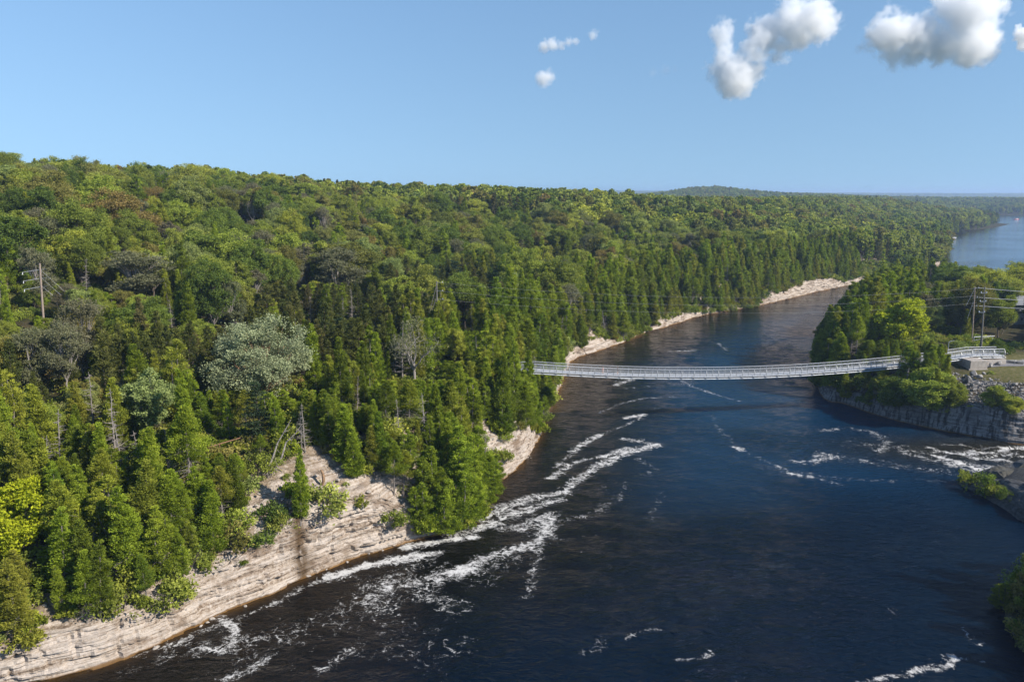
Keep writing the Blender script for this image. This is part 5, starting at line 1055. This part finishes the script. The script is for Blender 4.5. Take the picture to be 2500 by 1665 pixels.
# shrubs on and around the scar, by their foot
SHR = [((665, 1255), 1.5, 'bush1', 'dark shrub low on the left side of the scar'), ((715, 1205), 1.5, 'bush0', 'green shrub left of the narrow cedar on the scar'), ((790, 1240), 2.0, 'bush2', 'round bright shrub in the middle of the scar'), ((640, 1330), 1.3, 'bush1', 'small shrub on the ledge above the white rock face'), ((690, 1300), 1.2, 'bush2', 'shrub on the ledge left of the brown water stain'),
       ((880, 1240), 1.1, 'bush0', 'small shrub on the right edge of the scar'), ((960, 1290), 1.5, 'bush1', 'grey-green shrub hanging over the white rock face'), ((1025, 1290), 1.9, 'bush0', 'shrub trailing to the water below the overhanging cedars'), ((560, 1330), 1.7, 'bush2', 'bright rounded shrub at the left end of the white rock face'), ((455, 1395), 1.8, 'bush2', 'olive shrub on the rock lip left of the scar'), ((600, 1190), 1.5, 'bush1', 'low shrub under the trail handrail'), ((345, 1420), 1.5, 'bush0', 'yellowish shrub on the rock lip at lower left')]
for i, ((u, v), s, k, lab) in enumerate(SHR):
    x, y, z = base_hit(u, v); tree('shrub', k, (x, y, z - .2), i * 1.1, (s * .85, s * .85, s * .85), lab, 'shrub', 'shrubs of the scar', (i * .37) % 1)
x, y, z = base_hit(865, 1160); tree('cedar_tree', 'cedar0', (x, y, z - .2), .3, (.7, .7, .55), 'short vivid green cedar standing alone on the head of the scar', 'tree', None, .45)
x, y, z = base_hit(735, 1290); tree('cedar_tree', 'cedar1', (x, y, z - .2), .9, (.62, .62, .68), 'narrow cedar growing down the middle of the scar', 'tree', None, .35)
# big bush in front of the bridge's right end and its neighbours
for i, ((u, v), s, sz, k, r, lab) in enumerate([((2268, 992), 1.3, .98, 'bigbush', .42, 'large bright bushy tree covering the right end of the footbridge'), ((2185, 985), 1.0, .72, 'bigbush', .1, 'dark bushy tree left of the big one in front of the bridge'), ((2322, 985), .7, .72, 'bigbush', .3, 'low bush right of the big bushy tree above the rock wall'), ((2425, 988), .6, .58, 'bigbush', .45, 'bright bush around the green fence posts'),
                                              ((2470, 1003), .5, .42, 'bigbush', .78, 'low yellow-green bush on the lip of the rock wall'), ((2405, 860), .1, .1, 'broad2', .2, None), ((2432, 868), .5, .55, 'bigbush', .05, 'small dark conifer-like bush beside the gravel path')]):
    if lab is None: continue
    x, y, z = base_hit(u, v, 120, 260); tree('bushy_tree', k, (x, y, z - 1.0), i, (s, s, sz), lab, 'bush', 'bushes on the right bank', r)
# shrubs on the dark ledge
for i, ((u, v), s, lab) in enumerate([((2360, 1172), 1.9, 'leafy shrub nearest the tip of the dark rock ledge'), ((2398, 1192), 2.2, 'leafy shrub in the middle of the dark rock ledge'), ((2425, 1200), 1.6, 'leafy shrub on the landward part of the dark rock ledge'), ((2455, 1212), 1.2, 'small leafy shrub nearest the right edge on the rock ledge')]):
    x, y, z = base_hit(u, v, 90, 180); tree('shrub', 'bush%d' % (1 + i % 2), (x, y, z - .3), i, (s * .6, s * .6, s * .72), lab, 'shrub', 'shrubs on the dark ledge', (.3, .1, .28, .05)[i])
# ---------------------------------------------------------------- boats far off on the river
def boat(u, v, ln, rz, label, mat):
    x, y = P(u, v, 0); e = empty('motorboat', (x, y, .0), rz); tag(e, label, 'boat'); n = 9; V = []; s = np.linspace(0, 1, n)
    for t in s:
        w = ln * .17 * math.sin(min(1, (1 - t) * 1.6 + .05) * math.pi / 2) ** .7; X = (t - .5) * ln; hgt = .75 + .35 * t * t
        V += [(X, -w, hgt), (X, -w * .85, .1), (X, 0, -.35 + .3 * t ** 3), (X, w * .85, .1), (X, w, hgt)]
    Q = [(i * 5 + j, (i + 1) * 5 + j, (i + 1) * 5 + j + 1, i * 5 + j + 1) for i in range(n - 1) for j in range(4)] + [(i * 5 + 4, (i + 1) * 5 + 4, (i + 1) * 5, i * 5) for i in range(n - 1)]
    MB().add(V, Q, [(0, 1, 2), (0, 2, 4), (2, 3, 4)]).build('hull', mat, e, True); MB().box((.05 * ln, 0, 1.35), (ln * .3, ln * .24, .9), taper=.8).build('cabin', M_WHITE, e); MB().box((.22 * ln, 0, 1.3), (.08, ln * .22, .6)).build('windscreen', M_GLASS, e); MB().box((-.08 * ln, 0, 2.3), (ln * .36, ln * .26, .1)).build('canopy', M_WHITE, e)
    MB().box((-.53 * ln, 0, .7), (.5, .45, 1.1)).build('outboard_motor', M_STEELD, e)
    for sx, sy in ((-.2, -.11), (-.2, .11), (.08, -.11), (.08, .11)): MB().tube([(sx * ln, sy * ln, .8), (sx * ln, sy * ln, 2.3)], .04, 5).build('canopy_post', M_STEEL, e)
boat(2481, 536, 13, .3, 'red and white motorboat far out on the wide river', M_RED); boat(2326, 582, 8, .05, 'small white motorboat close to the wooded far shore', M_WHITE)
wk = MB(); x, y = P(2322, 583, 0); wk.add([(x - 2, y, .13), (x - 30, y - 2.5, .13), (x - 55, y, .13), (x - 30, y + 2.5, .13)], [(0, 1, 2, 3)]); tag(wk.build('boat_wake', simple('wake_foam', (.6, .65, .7), .8, 0, .15)), 'thin pale wake behind the small white motorboat', 'wake', None, 'stuff')
CLOUDS, HAZE = True, 1.3e-4
# ---------------------------------------------------------------- clouds (far outside the haze box)
def cloud(name, lobes, y, label, dens=.02, seed=0, soft=.45, nz=.8):
    """lobes: (x, y, r) in the 2354-wide view, set at depth y metres"""
    L3 = []
    rg = np.random.default_rng(seed)
    for px, py, r in lobes:
        c = np.array(PY(px * 1.0621, py * 1.0619, y)); rm = r * 1.062 / FPX * y * 1.38
        c = c + (0, rg.uniform(-.5, .5) * rm, 0); L3.append((c, rm * .86))
        for _ in range(3):
            q = rg.normal(size=3); q[2] = abs(q[2]) * .8; q /= np.linalg.norm(q); L3.append((c + q * rm * .78, rm * rg.uniform(.28, .5)))
    lo = np.min([c - r * 1.5 for c, r in L3], axis=0); hi = np.max([c + r * 1.5 for c, r in L3], axis=0); mid = (lo + hi) / 2
    # a plain closed hull marks the place, the volume fills it
    me = bpy.data.volumes.new(name); o = link(bpy.data.objects.new(name, me)); o.location = mid
    g = bpy.data.node_groups.new(name, 'GeometryNodeTree'); g.interface.new_socket('Geometry', in_out='INPUT', socket_type='NodeSocketGeometry'); g.interface.new_socket('Geometry', in_out='OUTPUT', socket_type='NodeSocketGeometry')
    gi = g.nodes.new('NodeGroupInput'); go = g.nodes.new('NodeGroupOutput'); K = g.links.new
    pos = g.nodes.new('GeometryNodeInputPosition').outputs[0]
    def mth(op, a, b=0.0, c=None):
        d = g.nodes.new('ShaderNodeMath'); d.operation = op
        for i, v in enumerate((a, b, c)):
            if v is None: continue
            if isinstance(v, (int, float)): d.inputs[i].default_value = v
            else: K(v, d.inputs[i])
        return d.outputs[0]
    s = None; rmean = float(np.mean([r for _, r in L3[::4]]))
    for c, r in L3:
        d = g.nodes.new('ShaderNodeVectorMath'); d.operation = 'DISTANCE'; K(pos, d.inputs[0]); d.inputs[1].default_value = tuple(c - mid)
        e = mth('SUBTRACT', d.outputs['Value'], float(r))
        s = e if s is None else mth('SMOOTH_MIN', s, e, float(rmean * .35))
    def noise(scale, det, off):
        n = g.nodes.new('ShaderNodeTexNoise'); v = g.nodes.new('ShaderNodeVectorMath'); v.operation = 'ADD'; K(pos, v.inputs[0]); v.inputs[1].default_value = (off, off * .7, off * 1.3); K(v.outputs[0], n.inputs['Vector'])
        n.inputs['Scale'].default_value = scale; n.inputs['Detail'].default_value = det; n.inputs['Roughness'].default_value = .6; return n.outputs[0]
    n1 = noise(1.0 / (rmean * 1.5), 9, seed * 900.0); n2 = noise(1.0 / (rmean * .5), 8, seed * 500.0)
    s = mth('ADD', s, mth('ADD', mth('MULTIPLY', mth('SUBTRACT', n1, .47), rmean * 2.1 * nz), mth('MULTIPLY', mth('SUBTRACT', n2, .5), rmean * 2.2 * nz)))
    dn = mth('POWER', mth('MINIMUM', mth('MAXIMUM', mth('DIVIDE', mth('MULTIPLY', s, -1.0), rmean * soft), 0.0), 1.0), 1.0)
    vc = g.nodes.new('GeometryNodeVolumeCube'); K(dn, vc.inputs['Density']); vc.inputs['Min'].default_value = tuple(lo - mid); vc.inputs['Max'].default_value = tuple(hi - mid)
    ext = hi - lo; res = ext / max(ext) * 190; 
    for k, a in zip(('X', 'Y', 'Z'), res): vc.inputs['Resolution ' + k].default_value = int(max(24, a))
    m = bpy.data.materials.new('cloud'); m.use_nodes = True; t = m.node_tree; t.nodes.clear(); pv = t.nodes.new('ShaderNodeVolumePrincipled'); ou = t.nodes.new('ShaderNodeOutputMaterial'); t.links.new(pv.outputs[0], ou.inputs['Volume'])
    pv.inputs['Color'].default_value = (1, 1, 1, 1); pv.inputs['Density'].default_value = dens; pv.inputs['Anisotropy'].default_value = .0
    sm = g.nodes.new('GeometryNodeSetMaterial'); sm.inputs['Material'].default_value = m; K(vc.outputs[0], sm.inputs['Geometry']); K(sm.outputs[0], go.inputs[0])
    me.materials.append(m); md = o.modifiers.new('cloud', 'NODES'); md.node_group = g
    return tag(o, label, 'cloud')
if CLOUDS:
    cloud('cumulus_cloud', [(1660, 80, 24), (1668, 110, 16), (1690, 178, 44), (1665, 165, 28), (1735, 165, 26), (1730, 130, 22), (1770, 75, 36), (1815, 55, 40), (1865, 45, 38), (1895, 62, 32), (1800, 105, 22), (1790, 135, 18), (1845, 85, 26), (1700, 140, 20), (1722, 112, 24), (1745, 90, 26)], 4000, 'large ragged white cumulus cloud, the left one of the big pair', .024, 1)
    cloud('cumulus_cloud', [(2040, 85, 42), (2050, 125, 26), (2110, 95, 40), (2160, 108, 38), (2100, 125, 25), (2220, 115, 40), (2265, 100, 28), (2210, 40, 44), (2250, 25, 38), (2180, 10, 30), (2002, 100, 16), (2270, 60, 26)], 4200, 'large billowing white cumulus cloud near the right edge', .024, 2)
    cloud('cumulus_cloud', [(2348, 85, 18), (2352, 105, 12), (2340, 70, 8)], 4100, 'small white cloud cut by the right edge', .05, 3)
    cloud('cumulus_cloud', [(1252, 108, 13), (1270, 104, 13), (1290, 105, 10), (1308, 99, 9), (1322, 96, 8)], 4100, 'small drawn-out white cloud high in the middle of the sky', .04, 4, .9, .6)
    cloud('cumulus_cloud', [(1364, 80, 11)], 4100, 'tiny white puff right of the drawn-out cloud', .03, 5, .9, .6)
    cloud('cumulus_cloud', [(1248, 182, 17), (1262, 176, 14)], 4100, 'small round white cloud below the drawn-out cloud', .04, 6, .9, .6)
    cloud('cumulus_cloud', [(1500, 168, 10), (1530, 164, 12), (1552, 160, 9)], 4100, 'faint thin wisp of cloud left of the ragged cumulus', .004, 7, .9, .6)
# ---------------------------------------------------------------- haze: even air round the whole place
if HAZE:
    hz = MB().box((500, 7000, 42), (37000, 22000, 94)).build('haze', None); m = bpy.data.materials.new('haze_air'); m.use_nodes = True; t = m.node_tree; t.nodes.clear()
    pv = t.nodes.new('ShaderNodeVolumePrincipled'); pv.inputs['Color'].default_value = (.52, .70, 1.0, 1); pv.inputs['Density'].default_value = HAZE; pv.inputs['Anisotropy'].default_value = .2
    ou = t.nodes.new('ShaderNodeOutputMaterial'); t.links.new(pv.outputs[0], ou.inputs['Volume']); hz.data.materials.append(m); tag(hz, kind='stuff')
